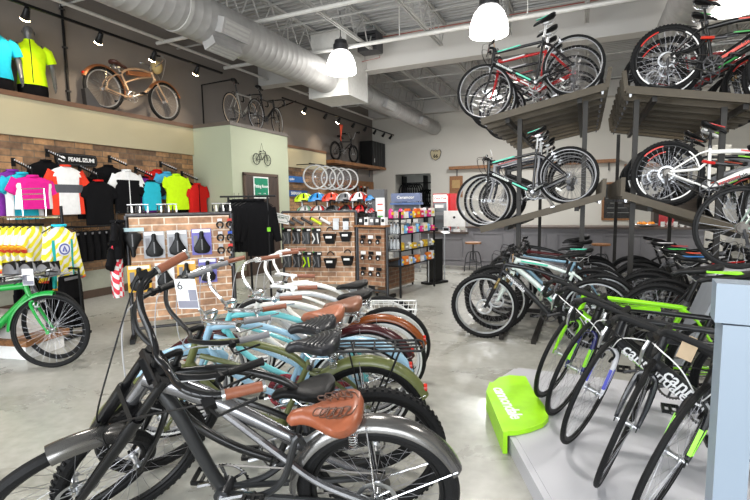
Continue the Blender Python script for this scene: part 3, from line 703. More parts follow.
        for s in(-1,1):
            e=c+Vector((-.275,s*.351,.095)); i=c+Vector((-.13,s*.331,.107)); b=MB(); b.tube([i,i+(e-i)*.06,i+(e-i)*.94,e],[.019,.0165,.0165,.019],10); b.xf(T).build('grip',gm,hbar)
            b=MB(); b.tube([i+Vector((.05,0,-.0)),i+Vector((.04,s*.03,-.035)),i+Vector((-.09,s*.035,-.04))],.006,6); b.lathe([(.017,-.015),(.017,.015)],i+Vector((.035,0,0)),8,'y'); b.xf(T).build('brake_lever',bm_,hbar)
            b=MB(); b.curve([i+Vector((.05,0,0)),i+Vector((.20,-s*.10,-.02)),hb+Vector((.12,s*.04,.10)),hb+Vector((.02,s*.03,-.04))],.003,5,7); b.xf(T).build('cable',mat('grey_cable',(.3,.3,.31),.5),hbar)
    else:
        c=tp+Vector((-.02,0,.06)); b=MB(); b.box(tp+Vector((.0,0,.0)),(.09,.10,.035)); b.tube([tp,c],.018,8); stem=b.xf(T).build('stem',BLK,root)
        half=[(0,.0,0),(-.01,.05,.003),(-.015,.10,.02),(-.02,.18,.075),(-.05,.255,.105),(-.12,.31,.10),(-.26,.35,.085)]
        L=[c+Vector((p[0],-p[1],p[2])) for p in half[::-1]]+[c+Vector(p) for p in half[1:]]
        b=MB(); b.tube(spline(L,6),.0135,10); hbar=b.xf(T).build('handlebar',mat('gloss_black_bar',(.012,.012,.013),.12,.3),root)
        for s in(-1,1):
            e=c+Vector((-.262,s*.351,.085)); i=c+Vector((-.13,s*.314,.0985)); b=MB(); b.tube([i,e],.019,12); g_=b.xf(T).build('grip',BRN,hbar)
            b=MB(); 
            for q in(i,e): b.tube([q+(e-i)*-.03,q+(e-i)*.05],.0215,12)
            b.xf(T).build('grip_ring',CHR,g_)
            b=MB(); b.tube([i+Vector((.06,0,0)),i+Vector((.04,s*.04,-.04)),i+Vector((-.10,s*.05,-.05))],.007,6); b.box(i+Vector((.05,0,-.01)),(.04,.035,.05)); b.xf(T).build('brake_lever',BLK,hbar)
            b=MB(); b.curve([i+Vector((.06,0,0)),i+Vector((.12,-s*.04,-.03)),hb+Vector((.12,s*.05,-.02)),hb+Vector((.16,s*.08,-.22))],.0035,6,8); b.xf(T).build('cable',BLK,hbar)
    # headset, crank, chain, brakes
    b=MB(); 
    for q in(hb,ht): b.v += []; 
    b.tube([ht,ht+axis*.014],.026,12); b.tube([hb-axis*.016,hb],.026,12); b.xf(T).build('headset',BLK,root)
    cm={'road':STL,'mtb':STL,'hybrid':ALU,'cruiser':ALU,'chopper':mat('dark_chrome',(.25,.25,.26),.2,1.0),'bmx':ALU}[kind]
    pedals(root,bb,.085,.165,-.35 if not right else .5,cm,platform=True)
    chain(root,bb,.085,ra,.045)
    if kind in('road','mtb','hybrid'): derailleur(root,Rr)
    if kind=='cruiser' and guard is not None:
        b=MB(); pts=[]; 
        out=[(bb.x+.13*math.cos(a),bb.z+.13*math.sin(a)) for a in [R(t) for t in range(-70,111,18)]]+[(.02,Rr+.045),(-.03,Rr+.0),(.0,Rr-.03)]
        b.prism(out,-.062,-.056); b.build('chain_guard',guard,root)
    if fenders is not None:
        fmn=fenders
        b=fender_mb(ra,Rr+.018,tw+.017,-8 if kind!='chopper' else 2,158); f1=b.build('rear_fender',fmn,root)
        b=MB(); st_=MB()
        for s in(-1,1):
            for a in (25,95): st_.tube([ra+Vector((0,s*.065,0)),ra+Vector(((Rr+.02)*-math.cos(R(a)) if 0 else (Rr+.015)*math.cos(R(180-a)),s*(tw+.012),(Rr+.015)*math.sin(R(180-a))))],.003,5)
        st_.build('fender_stay',CHR,f1)
        if kind=='cruiser':
            b=MB(); q=Vector((-(Rr+.035)*math.cos(R(28)),0,Rr+(Rr+.035)*math.sin(R(28)))); b.lathe([(.0,-.012),(.022,-.01),(.024,.008),(.0,.012)],q+Vector((.008,0,0)),14,'x'); b.build('rear_reflector',mat('red_reflector',(.45,.02,.01),.2),f1)
        if kind=='chopper': b=fender_mb(fa,Rr+.012,.045,92,146)
        elif kind=='hybrid': b=fender_mb(fa,Rr+.02,tw+.010,82,178)
        else: b=fender_mb(fa,Rr+.018,tw+.015,20,150)
        b.xf(T).build('front_fender',fmn,root)
    if rack:
        b=MB(); z=2*Rr+.085
        for yy in(-.06,-.02,.02,.06): b.tube([(.17,yy*.6,z+.0),(.1,yy,z),(-.28,yy,z)],.005,6)
        for x in(.06,-.05,-.16,-.27): b.tube([(x,-.06,z),(x,.06,z)],.005,6)
        b.tube([(.15,-.065,z),(-.29,-.065,z),(-.31,-.04,z),(-.31,.04,z),(-.29,.065,z),(.15,.065,z)],.0065,6)
        for s in(-1,1): b.tube([(-.18,s*.065,z),(-.02,s*.072,Rr)],.006,6); b.tube([(.08,s*.065,z),(.0,s*.072,Rr)],.005,6)
        b.build('rear_rack',BLK,root)
    if basket:
        bw=mat('white_wire',(.85,.85,.84),.35); z=.50; b=MB()
        def rect(zz,k): return [Vector((-.10+sx*(.20*k),.20+sy*(.12*k),zz)) for sx,sy in((-1,-1),(1,-1),(1,1),(-1,1))]
        for i in range(5):
            k=.85+.15*i/4; b.tube(rect(z+.15*i/4,k),.003 if i<4 else .006,5,loop=True)
        def P(u,v,zz,k): return Vector((-.10+u*.20*k,.20+v*.12*k,z+zz))
        for i in range(-4,5):
            q=i/4.4
            for sx in(-1,1): b.tube([P(sx,q,0,.85),P(sx,q,.15,1)],.0026,4); b.tube([P(q,sx,0,.85),P(q,sx,.15,1)],.0026,4)
            b.tube([P(q,-1,0,.85),P(q,1,0,.85)],.0026,4)
        b.build('basket',bw,root)
        b=MB(); 
        b.tube([(-.1,.085,z+.13),(-.05,.07,Rr+.1),(0,.065,Rr)],.005,5)
        b.build('basket_support',ALU,root)
    if tag_card:
        kind_,pos,side=tag_card
        p=Vector(pos)
        if kind_=='brown':
            b=MB(); b.prism([(-.03,-.12),(.03,-.12),(.03,-.02),(.015,0),(-.015,0),(-.03,-.02)],-.0012,.0012,plane='yz' if side=='x' else 'xz'); b.v=[v+p for v in b.v]; c_=b.xf(T).build('price_tag',mat('manila_card',(.62,.47,.31),.8),root)
        elif kind_=='card':
            b=MB(); b.box(p,(.10,.003,.15) if side=='y' else (.003,.10,.15)); c_=b.build('price_card',mat('white_card',(.80,.80,.82),.6),root)
            b=MB(); 
            dy=Vector((0,.0022,0)) if side=='y' else Vector((.0022,0,0))
            for s in(-1,1): b.box(p+dy*s+Vector((0,0,-.052)),(.094,.001,.036) if side=='y' else (.001,.094,.036)); b.box(p+dy*s+(Vector((-.028,0,-.005)) if side=='y' else Vector((0,-.028,-.005))),(.038,.001,.055) if side=='y' else (.001,.038,.055))
            b.build('card_print',mat('grey_print',(.22,.22,.27),.6),c_)
            if extra=='6': text('6',.06,mat('print_black',(.05,.05,.05),.6),basis(p+Vector((.042,.003,.042)),(-1,0,0),(0,1,0)),c_)
        else:
            b=MB(); b.box(p,(.004,.05,.08)); b.xf(T).build('price_tag',mat('white_card',(.80,.80,.82),.6) if kind_=='white' else mat('tan_card',(.60,.36,.16),.7),root)
    if kind in('cruiser','chopper','hybrid') and not lo:
        b=MB(); b.tube([bb+Vector((-.09,.03,-.02)),bb+Vector((-.15,.10,-.14)),Vector((bb.x-.18,.15,.0+.04))],.009,7); b.box((bb.x-.185,.155,.03),(.045,.02,.012)); b.build('kickstand',ALU,root)
    return root
# ---------------------------------------------------------------- cruisers in the foreground row
OLV='5d6238'; 
gun=mat('brushed_gunmetal',(.20,.20,.21),.2,.85,var=.25,scale=7)
LB=paint('8fb3c9',.25); 
bicycle('gunmetal chopper with a tooled brown leather saddle and brown grips, nearest bicycle in the room','chopper',(-.765,1.70,0),200,steer=52,lean=12,tubem=gun,fenders=mat('polished_grey_fender',(.17,.165,.16),.2,.8,var=.12,scale=5),
   sad=dict(m=mat('tan_leather',(.25,.072,.032),.3,bump=.15,scale=40),top='tool',L=.30,W=.26),rim=BLK,spk=STL,tag_card=('card',(.90,-.44,1.02),'y'),extra='6',group='cruiser bikes in the foreground row')
bicycle('matte black fat-tyred cruiser standing between the gunmetal chopper and the olive bike','cruiser',(-.90,1.97,0),205,steer=46,lean=10,col='0e0e0f',barm=BLK,rim=BLK,sad=dict(m=BLK,W=.20,th=.06),sadz=-.10,extra='knob',group='cruiser bikes in the foreground row')
bicycle('olive green cruiser with olive fenders, a black rear rack and a black ribbed saddle','cruiser',(-1.08,2.26,0),203,steer=44,lean=8,col=OLV,fenders=paint(OLV,.3),rack=True,barm=BLK,grips=GRYP,rim=BLK,decal='KILROY',sad=dict(m=mat('black_leather',(.02,.02,.023),.3),top='ribs'),group='cruiser bikes in the foreground row')
bicycle('pale blue cruiser with a pale blue fender and black ribbed saddle behind the olive one','cruiser',(-1.27,2.56,0),202,steer=40,lean=8,col='8fb3c9',fenders=LB,barm=CHR,grips=GRYP,wall=WHT,sad=dict(m=mat('black_leather',(.02,.02,.023),.3),top='ribs'),guard=mat('patterned_guard',(.25,.03,.04),.4,var=.9,scale=60),group='cruiser bikes in the foreground row')
bicycle('turquoise cruiser with a dark maroon rear fender and tan quilted saddle','cruiser',(-1.36,2.84,0),202,steer=40,lean=8,col='6fc3c8',fenders=paint('3a1216',.22),barm=CHR,grips=BRN,wall=WHT,sad=dict(m=mat('tan_quilted_leather',(.33,.115,.06),.4,bump=.3,scale=30)),group='cruiser bikes in the foreground row')
bicycle('white cruiser with a copper brown rear fender and a dark brown saddle','cruiser',(-1.37,3.14,0),201,steer=28,lean=8,col='e4e2dc',fenders=paint('7a3d14',.25),barm=CHR,grips=BRN,wall=WHT,rim=WHT,sad=dict(m=mat('dark_brown_leather',(.20,.085,.05),.35),W=.22),group='cruiser bikes in the foreground row')
bicycle('silver cruiser with bare black tyres and cream walls in front of the basket bike','cruiser',(-1.45,3.50,0),200,steer=26,lean=8,col='c9ccd0',barm=WHT,grips=BRN,wall=WHT,rim=WHT,sad=dict(m=BLK,th=.06,W=.2),group='cruiser bikes in the foreground row')
bicycle('white cruiser carrying a white wire basket behind its black saddle','cruiser',(-1.66,3.86,0),200,steer=20,lean=6,col='f0efea',barm=WHT,grips=BRN,wall=WHT,rim=WHT,basket=True,sad=dict(m=BLK,W=.2,th=.055),group='cruiser bikes in the foreground row')
# ---------------------------------------------------------------- road bikes on the platform
t=thing('display_platform','low light grey display platform under the green and black road bikes','platform',(0,0,0))
gp=mat('pale_grey_laminate',(.46,.46,.49),.45,var=.03,scale=2)
pol=[(-.57,3.30),(-.58,3.66),(-.5,3.92),(2.6,3.98),(2.6,.9),(.30,.9),(-.13,2.18),(-.375,2.75)]
b=MB(); b.prism([(x,y) for x,y in pol],.0,.10,plane='xy'); b.build('platform_deck',gp,t,smooth=False)
b=MB(); b.prism([(x+(.03 if x<2 else -.03),y+(.02 if y<4 else -.03)) for x,y in pol],.1005,.104,plane='xy'); b.build('platform_top',gp,t,smooth=False)
t=thing('corner_pad','lime green rounded corner pad with white lettering on the platform corner','display',(0,0,0))
lime=paint('9fe01a',.45)
C=[(-.595,3.289),(-.60,3.45),(-.57,3.58),(-.50,3.66),(-.384,3.68),(-.304,3.422),(-.236,3.248),(-.185,3.117),(-.172,3.015),(-.197,2.918),(-.264,2.822),(-.332,2.757),(-.395,2.725)]
# cover follows the platform corner and folds over its edge
b=MB(); b.prism(C,.106,.135,plane='xy'); b.build('pad_top',lime,t,smooth=False)
b=MB(); b.prism([(-.38,2.72),(-.585,3.289),(-.595,3.46),(-.62,3.46),(-.612,3.28),(-.405,2.71)],.0,.134,plane='xy'); b.build('pad_skirt',lime,t,smooth=False)
text('cannondale',.125,WHT,basis((-.545,3.37,.1365),(.235,-.55,0),(0,0,1)),t,space=.88,bold=.003)
Z=.104
LIME='8ede1c'
def rb(label,x,y,h,steer,lean,**k): return bicycle(label,'road',(x,y,Z),h,steer=steer,lean=lean,group='road bikes on the grey platform',**k)
# placed by their front wheels: contact of the front wheel -> rear contact
def from_front(fx,fy,h,WB=.99): a=R(h); return fx-WB*math.cos(a), fy-WB*math.sin(a)
specs=[
 ('lime green road bike with a lime fork, farthest of the five on the grey platform',(-.16,3.46),178,72,dict(col=LIME,decal='cannondale',decalcol='f2f2f2')),
 ('black and lime road bike with dark blue fork, standing next to the lime one',(-.07,3.20),178,72,dict(col='141416',accent=LIME,fork='2a2d6a',decal='cannondale',decalcol='f2f2f2')),
 ('white and black road bike with blue fork stripes in the middle of the platform',(.03,2.86),178,72,dict(col='17181b',forkac='3a3fae',fork='d8d8dc',decal='cannondale',decalcol='f2f2f2')),
 ('matt dark grey road bike with white lettering and a brown paper tag',(.17,2.50),180,74,dict(col='1d1e21',fork='24262b',decal='cannondale',decalcol='f2f2f2')),
 ('black road bike with lime green fork stripes, nearest on the platform',(.33,2.24),182,62,dict(col='101113',accent=LIME,fork='15171a',decal='cannondale',decalcol=LIME)),
]
RB=[]
for lab,(fx,fy),h,stv,k in specs:
    x,y=from_front(fx,fy,h,1.0)
    if 'paper tag' in lab: k['spk']=BLK; k['tag_card']=('brown',(.93,.10,.88),'x')
    k['spk']=STL
    RB.append(rb(lab,x,y,h,stv,3,**k))
# ================================================================ TWO-TIER BICYCLE RACKS
RM=mat('bronze_rack_metal',(.055,.042,.024),.5,.0,var=.1,spec=.4); RD=mat('dark_rack_post',(.013,.011,.009),.55,.0,spec=.4)
YT=[6.2+.42*i for i in range(9)]
def tray(par,a,b_,y):
    m=MB(); A=Vector((a[0],y,a[1])); B=Vector((b_[0],y,b_[1])); d=(B-A).normalized(); u=Vector((0,1,0)).cross(d); u=u if u.z>0 else -u
    m.bar(A,B,.11,.012,up=u)
    E=B+(B-A).normalized()*.0; sg=1 if b_[0]>a[0] else -1
    up_=(u*.95+Vector((sg*.30,0,0)))
    for s in(-1,1): m.bar(B+Vector((0,s*.05,0)),B+up_*.24+Vector((0,s*.05,0)),.012,.045,up=(d))
    m.bar(B,B+up_*.24,.11,.012,up=d)
    for s in(-1,1): m.bar(A+Vector((0,s*.05,0))+u*.014,B+Vector((0,s*.05,0))+u*.014,.014,.085,up=u)
    o=m.build('wheel_tray',RM,par,smooth=False)
    m=MB(); E=B-d*.05-u*.03; m.cyl(E-Vector((0,.03,0)),E+Vector((0,.03,0)),.014); m.box(E+Vector((0,0,-.02)),(.02,.05,.015)); m.build('tray_clamp',ALU if y<6.3 else STL,o)
def rack(label,x0,x1,tiers,posts):
    t=thing('bicycle_rack',label,'bike rack',(0,0,0),group='two-tier bicycle racks')
    for (z0,z1) in tiers:
        for y in YT: tray(t,(x0,z0),(x1,z1),y)
        for f_ in (.22,.8):
            x=x0+(x1-x0)*f_; z=z0+(z1-z0)*f_-.05
            m=MB(); m.bar((x,YT[0]+.02,z),(x,YT[-1]+.1,z),.05,.06); m.build('cross_beam',RD,t,smooth=False)
    zt=max(tiers[1])
    for x,yy in posts:
        f_=(x-x0)/(x1-x0); z=tiers[1][0]+(tiers[1][1]-tiers[1][0])*f_-.06
        m=MB(); m.bar((x,yy,0),(x,yy,z),.055,.055,up=(0,1,0)); m.box((x,yy,.006),(.14,.14,.012)); m.build('post',RD,t,smooth=False)
    for y in (6.35,9.4):
        m=MB(); m.bar((min(x0,x1)+.1,y,.05),(max(x0,x1)-.1,y,.05),.05,.05); m.build('floor_rail',RD,t,smooth=False)
    return t
rack('left bronze bicycle rack whose slatted tiers slope down to the left',-1.24,.20,[(1.11,1.52),(2.50,2.78)],[(-.78,6.32),(-.02,6.32),(-.78,9.5),(-.02,9.5)])
rack('right bronze bicycle rack whose slatted tiers slope down to the right',1.85,.40,[(1.02,1.53),(2.44,2.72)],[(1.36,6.32),(.52,6.32),(1.36,9.5),(.52,9.5)])
TEAL='3fbf9f'
def pitch_of(z0,z1,L): return math.degrees(math.atan2(z1-z0,L))
def rackbikes(side,tier,specs):
    if side=='L': x0,x1=-1.24,.20; xr=-.10; hd=180
    else: x0,x1=1.85,.40; xr=.72; hd=0
    z0,z1={('L',1):(1.11,1.52),('L',2):(2.50,2.78),('R',1):(1.02,1.53),('R',2):(2.44,2.72)}[(side,tier)]
    sl=(z1-z0)/abs(x1-x0); zr=z0+(z1-z0)*abs(xr-x0)/abs(x1-x0)
    for i,(lab,kind,k) in enumerate(specs):
        k=dict(k); dx=k.pop('dx',0)
        sgn=-1 if side=='L' else 1
        bicycle(lab,kind,(xr+dx,YT[i],zr+.022+(-sgn*dx)*sl*(1)),hd,pitch=math.degrees(math.atan(sl)),group='bicycles on the two-tier racks',right=(side=='R'),lo=i>1,spk=(STL if side=='R' else None),rimdec=([WHT,paint('c8322a'),WHT] if side=='R' and i<3 else None),**k)
g2=TEAL
rackbikes('L',2,[
 ('black flat-bar bike with teal stripes, first on the upper left rack','hybrid',dict(col='131316',accent=TEAL,steer=14,reflector=True,tag_card=('tan',(.86,.16,.86),'x'),decal='cannondale',decalcol='cfd6d2')),
 ('red flat-bar bike behind the teal-striped one on the upper left rack','hybrid',dict(col='b5161a',accent='d8d8d8',steer=8,reflector=True,decal='cannondale')),
 ('black bike with white trim, third in on the upper left rack','hybrid',dict(col='111114',accent='c8c8cc',steer=5,dx=-.03)),
 ('charcoal bike with red trim, fourth in on the upper left rack','hybrid',dict(col='26272a',accent='a31a1c',steer=5,dx=.02)),
 ('white bike fifth in on the upper left rack','hybrid',dict(col='c9c9c6',steer=5,dx=-.02)),
 ('black bike farthest back on the upper left rack','mtb',dict(col='151518',steer=3))])
rackbikes('L',1,[
 ('black flat-bar bike with teal stripes and white tag, first on the middle left tier','hybrid',dict(col='131316',accent=TEAL,steer=10,reflector=True,tag_card=('white',(.80,.15,.90),'x'),decal='cannondale',decalcol='cfd6d2')),
 ('silver flat-bar bike with red saddle trim, second on the middle left tier','hybrid',dict(col='9c9da2',accent='a31a1c',steer=6,reflector=True)),
 ('dark blue bike third in on the middle left tier','hybrid',dict(col='161a2a',accent='c8c8cc',steer=5,dx=-.02)),
 ('black bike with white fork, fourth in on the middle left tier','hybrid',dict(col='131315',fork='d0d0d0',steer=4,dx=.03)),
 ('grey bike fifth in on the middle left tier','hybrid',dict(col='5c5d60',steer=4)),
 ('black mountain bike farthest back on the middle left tier','mtb',dict(col='121214',steer=3))])
rackbikes('R',2,[
 ('black mountain bike with red and green stripes, first on the upper right rack','mtb',dict(col='101012',accent='c8321e',steer=0,fat=1.3,shock=True,decal='cannondale',decalcol='d43a28')),
 ('black and green mountain bike behind the red-striped one on the upper right rack','mtb',dict(col='101210',accent='2fae4a',steer=0,dx=.06)),
 ('white and black mountain bike third in on the upper right rack','mtb',dict(col='bdbdbb',accent='111111',steer=0,dx=-.03)),
 ('red mountain bike fourth in on the upper right rack','mtb',dict(col='8e1518',steer=0,dx=.03)),
 ('black mountain bike fifth in on the upper right rack','mtb',dict(col='141416',accent='d0d0d0',steer=0)),
 ('lime trimmed mountain bike farthest back on the upper right rack','mtb',dict(col='121412',accent='86d01e',steer=0))])
rackbikes('R',1,[
 ('white full-suspension mountain bike with red trim, first on the middle right tier','mtb',dict(col='e9e9e6',accent='c3231f',steer=0,fat=1.25,shock=True,decal='cannondale',decalcol='141414',sad=dict(accent=paint('c3231f')))),
 ('black mountain bike with green stripe behind the white one on the middle right tier','mtb',dict(col='121213',accent='86d01e',steer=0,dx=.08,sad=dict(m=WHT))),
 ('silver mountain bike third in on the middle right tier','mtb',dict(col='8f9196',steer=0,dx=-.02)),
 ('black mountain bike with orange saddle tip, fourth on the middle right tier','mtb',dict(col='141415',accent='d2481c',steer=0,dx=.05)),
 ('dark green mountain bike fifth in on the middle right tier','mtb',dict(col='1c2a1e',steer=0)),
 ('black mountain bike farthest back on the middle right tier','mtb',dict(col='131315',steer=0))])
# ground row
gl=[('black mountain bike with white lettering and headlamp, first on the floor by the left rack','mtb',(.13,5.05,0),180,dict(col='15161a',decal='cannondale',decalcol='d8dadd',steer=6,tag_card=('tan',(.80,.16,.92),'x'),rim=ALU,reflector=True)),
 ('white and teal mountain bike second in the floor row under the left rack','mtb',(.20,5.42,0),180,dict(col='cfdcd8',accent=TEAL,steer=10,rim=ALU)),
 ('grey mountain bike third in the floor row under the left rack','mtb',(.10,5.80,0),180,dict(col='77797d',accent='141414',steer=6)),
 ('light blue hybrid bike fourth in the floor row under the left rack','hybrid',(.18,6.12,0),180,dict(col='7fa4bb',steer=4,lo=True)),
 ('black hybrid bike fifth in the floor row under the left rack','hybrid',(.10,6.46,0),180,dict(col='141416',steer=5,lo=True)),
 ('dark red bike sixth in the floor row under the left rack','hybrid',(.16,6.80,0),180,dict(col='5c1518',steer=5,lo=True)),
 ('black bike farthest in the floor row under the left rack','mtb',(.12,7.15,0),180,dict(col='121214',steer=5,lo=True)),
 ('mountain bike with a blue-lettered rear rim, first in the floor row under the right rack','mtb',(.66,4.98,0),2,dict(col='17181b',accent='2f6fae',right=True)),
 ('black mountain bike with an orange-red chainstay, second under the right rack','mtb',(.74,5.32,0),0,dict(col='151517',accent='e0451c',right=True)),
 ('green trimmed black bike third in the floor row under the right rack','mtb',(.64,5.68,0),0,dict(col='131413',accent='35b04a',right=True)),
 ('red trimmed black bike fourth in the floor row under the right rack','mtb',(.72,6.05,0),0,dict(col='131315',accent='b32020',right=True)),
 ('white trimmed black bike fifth in the floor row under the right rack','mtb',(.64,6.45,0),0,dict(col='141414',accent='d8d8d8',right=True,lo=True)),
 ('grey mountain bike sixth in the floor row under the right rack','mtb',(.7,6.85,0),0,dict(col='6d6e72',right=True,lo=True)),
 ('black bike farthest in the floor row under the right rack','mtb',(.64,7.3,0),0,dict(col='121212',right=True,lo=True))]
for lab,kind,loc,h,k in gl: bicycle(lab,kind,loc,h,group='bicycles standing on the floor under the racks',**k)
t=thing('bicycle_stand','low black floor stand holding the front wheels of the floor bikes','stand',(0,0,0))
b=MB(); b.bar((-.78,5.0,.04),(-.78,7.3,.04),.05,.05); b.bar((-.45,5.0,.02),(-.45,7.3,.02),.05,.04); b.build('floor_rail',RD,t)
# display counter at the right with the sage bike on it
t=thing('display_counter','beige fronted counter with a pale grey top behind the road bikes','counter',(1.75,4.65,0))
b=MB(); b.box((.05,0,.43),(1.3,.42,.86)); b.build('counter_body',mat('beige_panel',(.50,.47,.36),.6),t,smooth=False)
b=MB(); b.box((.0,0,.885),(1.6,.50,.05)); b.build('counter_top',gp,t,smooth=False)
b=MB(); b.bar((-1.0,0,.02),(-.72,0,.86),.48,.05,up=(1,0,0)); b.build('slanted_end_panel',mat('mid_grey_panel',(.24,.26,.29),.5),t,smooth=False)
bicycle('sage green single-speed bike standing on the grey counter at the right edge','road',(1.18,4.66,.912),8,col='7d8f84',rim=BLK,right=True,pitch=-4)
# pale blue-grey painted frame in the foreground
t=thing('display_table','pale blue-grey painted table frame at the right edge of the picture','table',(.362,1.44,0))
pb=mat('pale_blue_grey_paint',(.20,.245,.30),.4,var=.02,scale=3)
b=MB(); b.box((.0,0,.59),(.072,.075,1.18)); b.build('leg',pb,t,smooth=False)
b=MB(); b.box((.0,1.1,.60),(.085,.085,1.2)) if 0 else b.box((1.0,-.1,.60),(.085,.085,1.2)); b.build('leg',pb,t,smooth=False)
b=MB(); b.bar((-.05,0.005,1.235),(1.05,-.10,1.235),.085,.10); b.build('apron_rail',pb,t,smooth=False)
b=MB(); b.bar((.0,.0,.92),(1.0,-.10,.92),.06,.09); b.build('cross_rail',pb,t,smooth=False)
# ================================================================ CLOTHING WALL
def cloth(name,h,h2=None,pat=None):
    # fabric; pat: 'check','stripe' two colours h,h2
    if pat is None: return mat('cloth_'+name,hexc(h),.85,bump=.15,scale=18,var=.05,spec=.15)
    m=bpy.data.materials.new('cloth_'+name); m.use_nodes=True; nt=m.node_tree; b=nt.nodes['Principled BSDF']; b.inputs['Roughness'].default_value=.7
    tc=nt.nodes.new('ShaderNodeTexCoord'); w=nt.nodes.new('ShaderNodeTexWave'); w.inputs['Scale'].default_value=6 if pat=='stripe' else 4; w.inputs['Distortion'].default_value=1.5 if pat=='stripe' else 6
    w.bands_direction='DIAGONAL' if pat=='stripe' else 'Z'
    r=nt.nodes.new('ShaderNodeValToRGB'); r.color_ramp.interpolation='CONSTANT'; r.color_ramp.elements[1].position=.5
    r.color_ramp.elements[0].color=hexc(h)+(1,); r.color_ramp.elements[1].color=hexc(h2)+(1,)
    nt.links.new(tc.outputs['Object'],w.inputs['Vector']); nt.links.new(w.outputs['Fac'],r.inputs[0]); nt.links.new(r.outputs[0],b.inputs['Base Color'])
    return m
def shirt(label,loc,rz,body,sleeve=None,w=.46,h=.64,long=False,side=None,zipc=None,yoke=None,hem=None,cat='shirt',name='cycling_jersey',group=None,seed=1,collar=None,hang=True,band=None):
    # origin at the hanger hook; local +y is the front
    rr=random.Random(seed); t=thing(name,label,cat,loc,rz,group); sleeve=sleeve or body
    ph=[rr.uniform(0,6.28) for _ in range(4)]
    def ring(z,hw,th,fold):
        q=[]
        for k in range(28):
            a=2*math.pi*k/28; x=hw*abs(math.cos(a))**.8*(1 if math.cos(a)>0 else -1); y=th*abs(math.sin(a))**.7*(1 if math.sin(a)>0 else -1)
            y+=fold*(math.sin(9*x/hw*1.2+ph[0]+z*3)+.6*math.sin(15*x/hw+ph[1]-z*5)); q.append(Vector((x,y,z)))
        return q
    Z0=-.10-h; b=MB(); b.use(body)
    zs=[(Z0,.44,.035,.010),(Z0+.03,.445,.038,.010),(Z0+h*.25,.43,.042,.008),(Z0+h*.45,.42,.045,.007),(Z0+h*.62,.44,.05,.005),(Z0+h*.78,.46,.052,.003),(Z0+h*.88,.43,.045,.001),(Z0+h*.94,.30,.035,0),(Z0+h*.975,.17,.030,0),(Z0+h*1.0,.13,.028,0)]
    b.loft([ring(z,a*w*1.08,th,f) for z,a,th,f in zs],caps=False)
    nb=28
    if side: 
        for i in range(len(b.f)):
            c=sum((b.v[j] for j in b.f[i]),Vector())/len(b.f[i])
            if abs(c.x)>.31*w and c.z<Z0+h*.8: b.m[i]=(b.use(side).mi)
    if yoke:
        for i in range(len(b.f)):
            c=sum((b.v[j] for j in b.f[i]),Vector())/len(b.f[i])
            if c.z>Z0+h*.72: b.m[i]=(b.use(yoke).mi)
    if band:
        for i in range(len(b.f)):
            c=sum((b.v[j] for j in b.f[i]),Vector())/len(b.f[i])
            if Z0+h*.44<c.z<Z0+h*.64: b.m[i]=(b.use(band).mi)
    b.build('shirt_body',None,t,ang=80)
    L=.20 if not long else .50
    for s in(-1,1):
        b=MB(); p0=Vector((s*w*.36,0,Z0+h*.86)); dn=Vector((s*.55,0,-.83)) if not long else Vector((s*.22,0,-.97))
        rings=[]
        for i in range(6):
            q=i/5; c=p0+dn*L*q; r1=.095*(1-.25*q) if not long else .085*(1-.45*q); r2=.035; ux=Vector((-dn.z*s,0,dn.x*s))
            rings.append([c+ux*r1*math.cos(2*math.pi*k/14)+Vector((0,r2*math.sin(2*math.pi*k/14)+.006*math.sin(k*2.4+i),0)) for k in range(14)])
        b.loft(rings); sl=b.build('sleeve',sleeve,t,ang=80)
        if hem:
            b=MB(); b.loft([[c*1.0+Vector((0,0,0)) for c in rings[-1]],[c+dn*.03 for c in rings[-1]]]); b.build('cuff',hem,sl)
    if hem:
        b=MB(); b.loft([ring(Z0+.01,.452*w*1.08,.041,.010),ring(Z0-.035,.45*w*1.08,.040,.010)],caps=False); b.build('hem_band',hem,t)
    b=MB(); b.ring((0,0,Z0+h+.004),.062,.014,20,6,rx=.016,ax='z'); b.build('collar',collar or sleeve,t)
    if zipc:
        b=MB(); b.box((0,.05,Z0+h*.5),(.012,.012,h*.94)); b.build('zip',zipc,t)
    if hang:
        b=MB(); b.tube([(-.19,0,Z0+h*.90),(-.03,0,Z0+h+.02),(.03,0,Z0+h+.02),(.19,0,Z0+h*.90)],.006,6); b.tube([(0,0,Z0+h+.02),(0,0,-.02),(.0,.0,.0),(.0,.018,.012),(.0,.03,-.002)],.003,5); b.build('hanger',BLK,t)
    return t
def shorts(label,loc,rz,m,w=.36,h=.42,seed=1,group=None,name='cycling_shorts',side=None):
    rr=random.Random(seed); t=thing(name,label,'shorts',loc,rz,group); b=MB(); ph=rr.uniform(0,6)
    def ring(c,hw,th,z): return [Vector((c+hw*math.cos(2*math.pi*k/16),th*math.sin(2*math.pi*k/16)+.006*math.sin(k*3+ph+z*9),z)) for k in range(16)]
    b.loft([ring(0,w*.5,.03,-.06),ring(0,w*.52,.05,-.06-h*.2),ring(0,w*.54,.055,-.06-h*.42)]); 
    for s in(-1,1): b.loft([ring(s*w*.26,w*.28,.052,-.06-h*.36),ring(s*w*.28,w*.25,.05,-.06-h*.7),ring(s*w*.30,w*.225,.045,-.06-h)])
    o=b.build('fabric',m,t,ang=80)
    b=MB(); b.box((0,.055,-.09),(w*.8,.012,.03)); b.build('waistband',side or GRYP,t)
    b=MB(); b.tube([(-w*.4,0,-.05),(0,0,-.03),(w*.4,0,-.05)],.005,5); b.tube([(0,0,-.03),(0,0,.0),(0,.02,.012)],.003,5); b.build('hanger',BLK,t)
    return t
PK=cloth('pink','d6248c'); PU=cloth('purple','7b3296'); CY=cloth('cyan','2bb3c9'); KB=FAB; WT=cloth('white','e6e6e6'); RDC=cloth('red','c8201c'); OR=cloth('coral','e0402a'); YL=cloth('fluo','c6f018'); GYC=cloth('greyc','55565c')
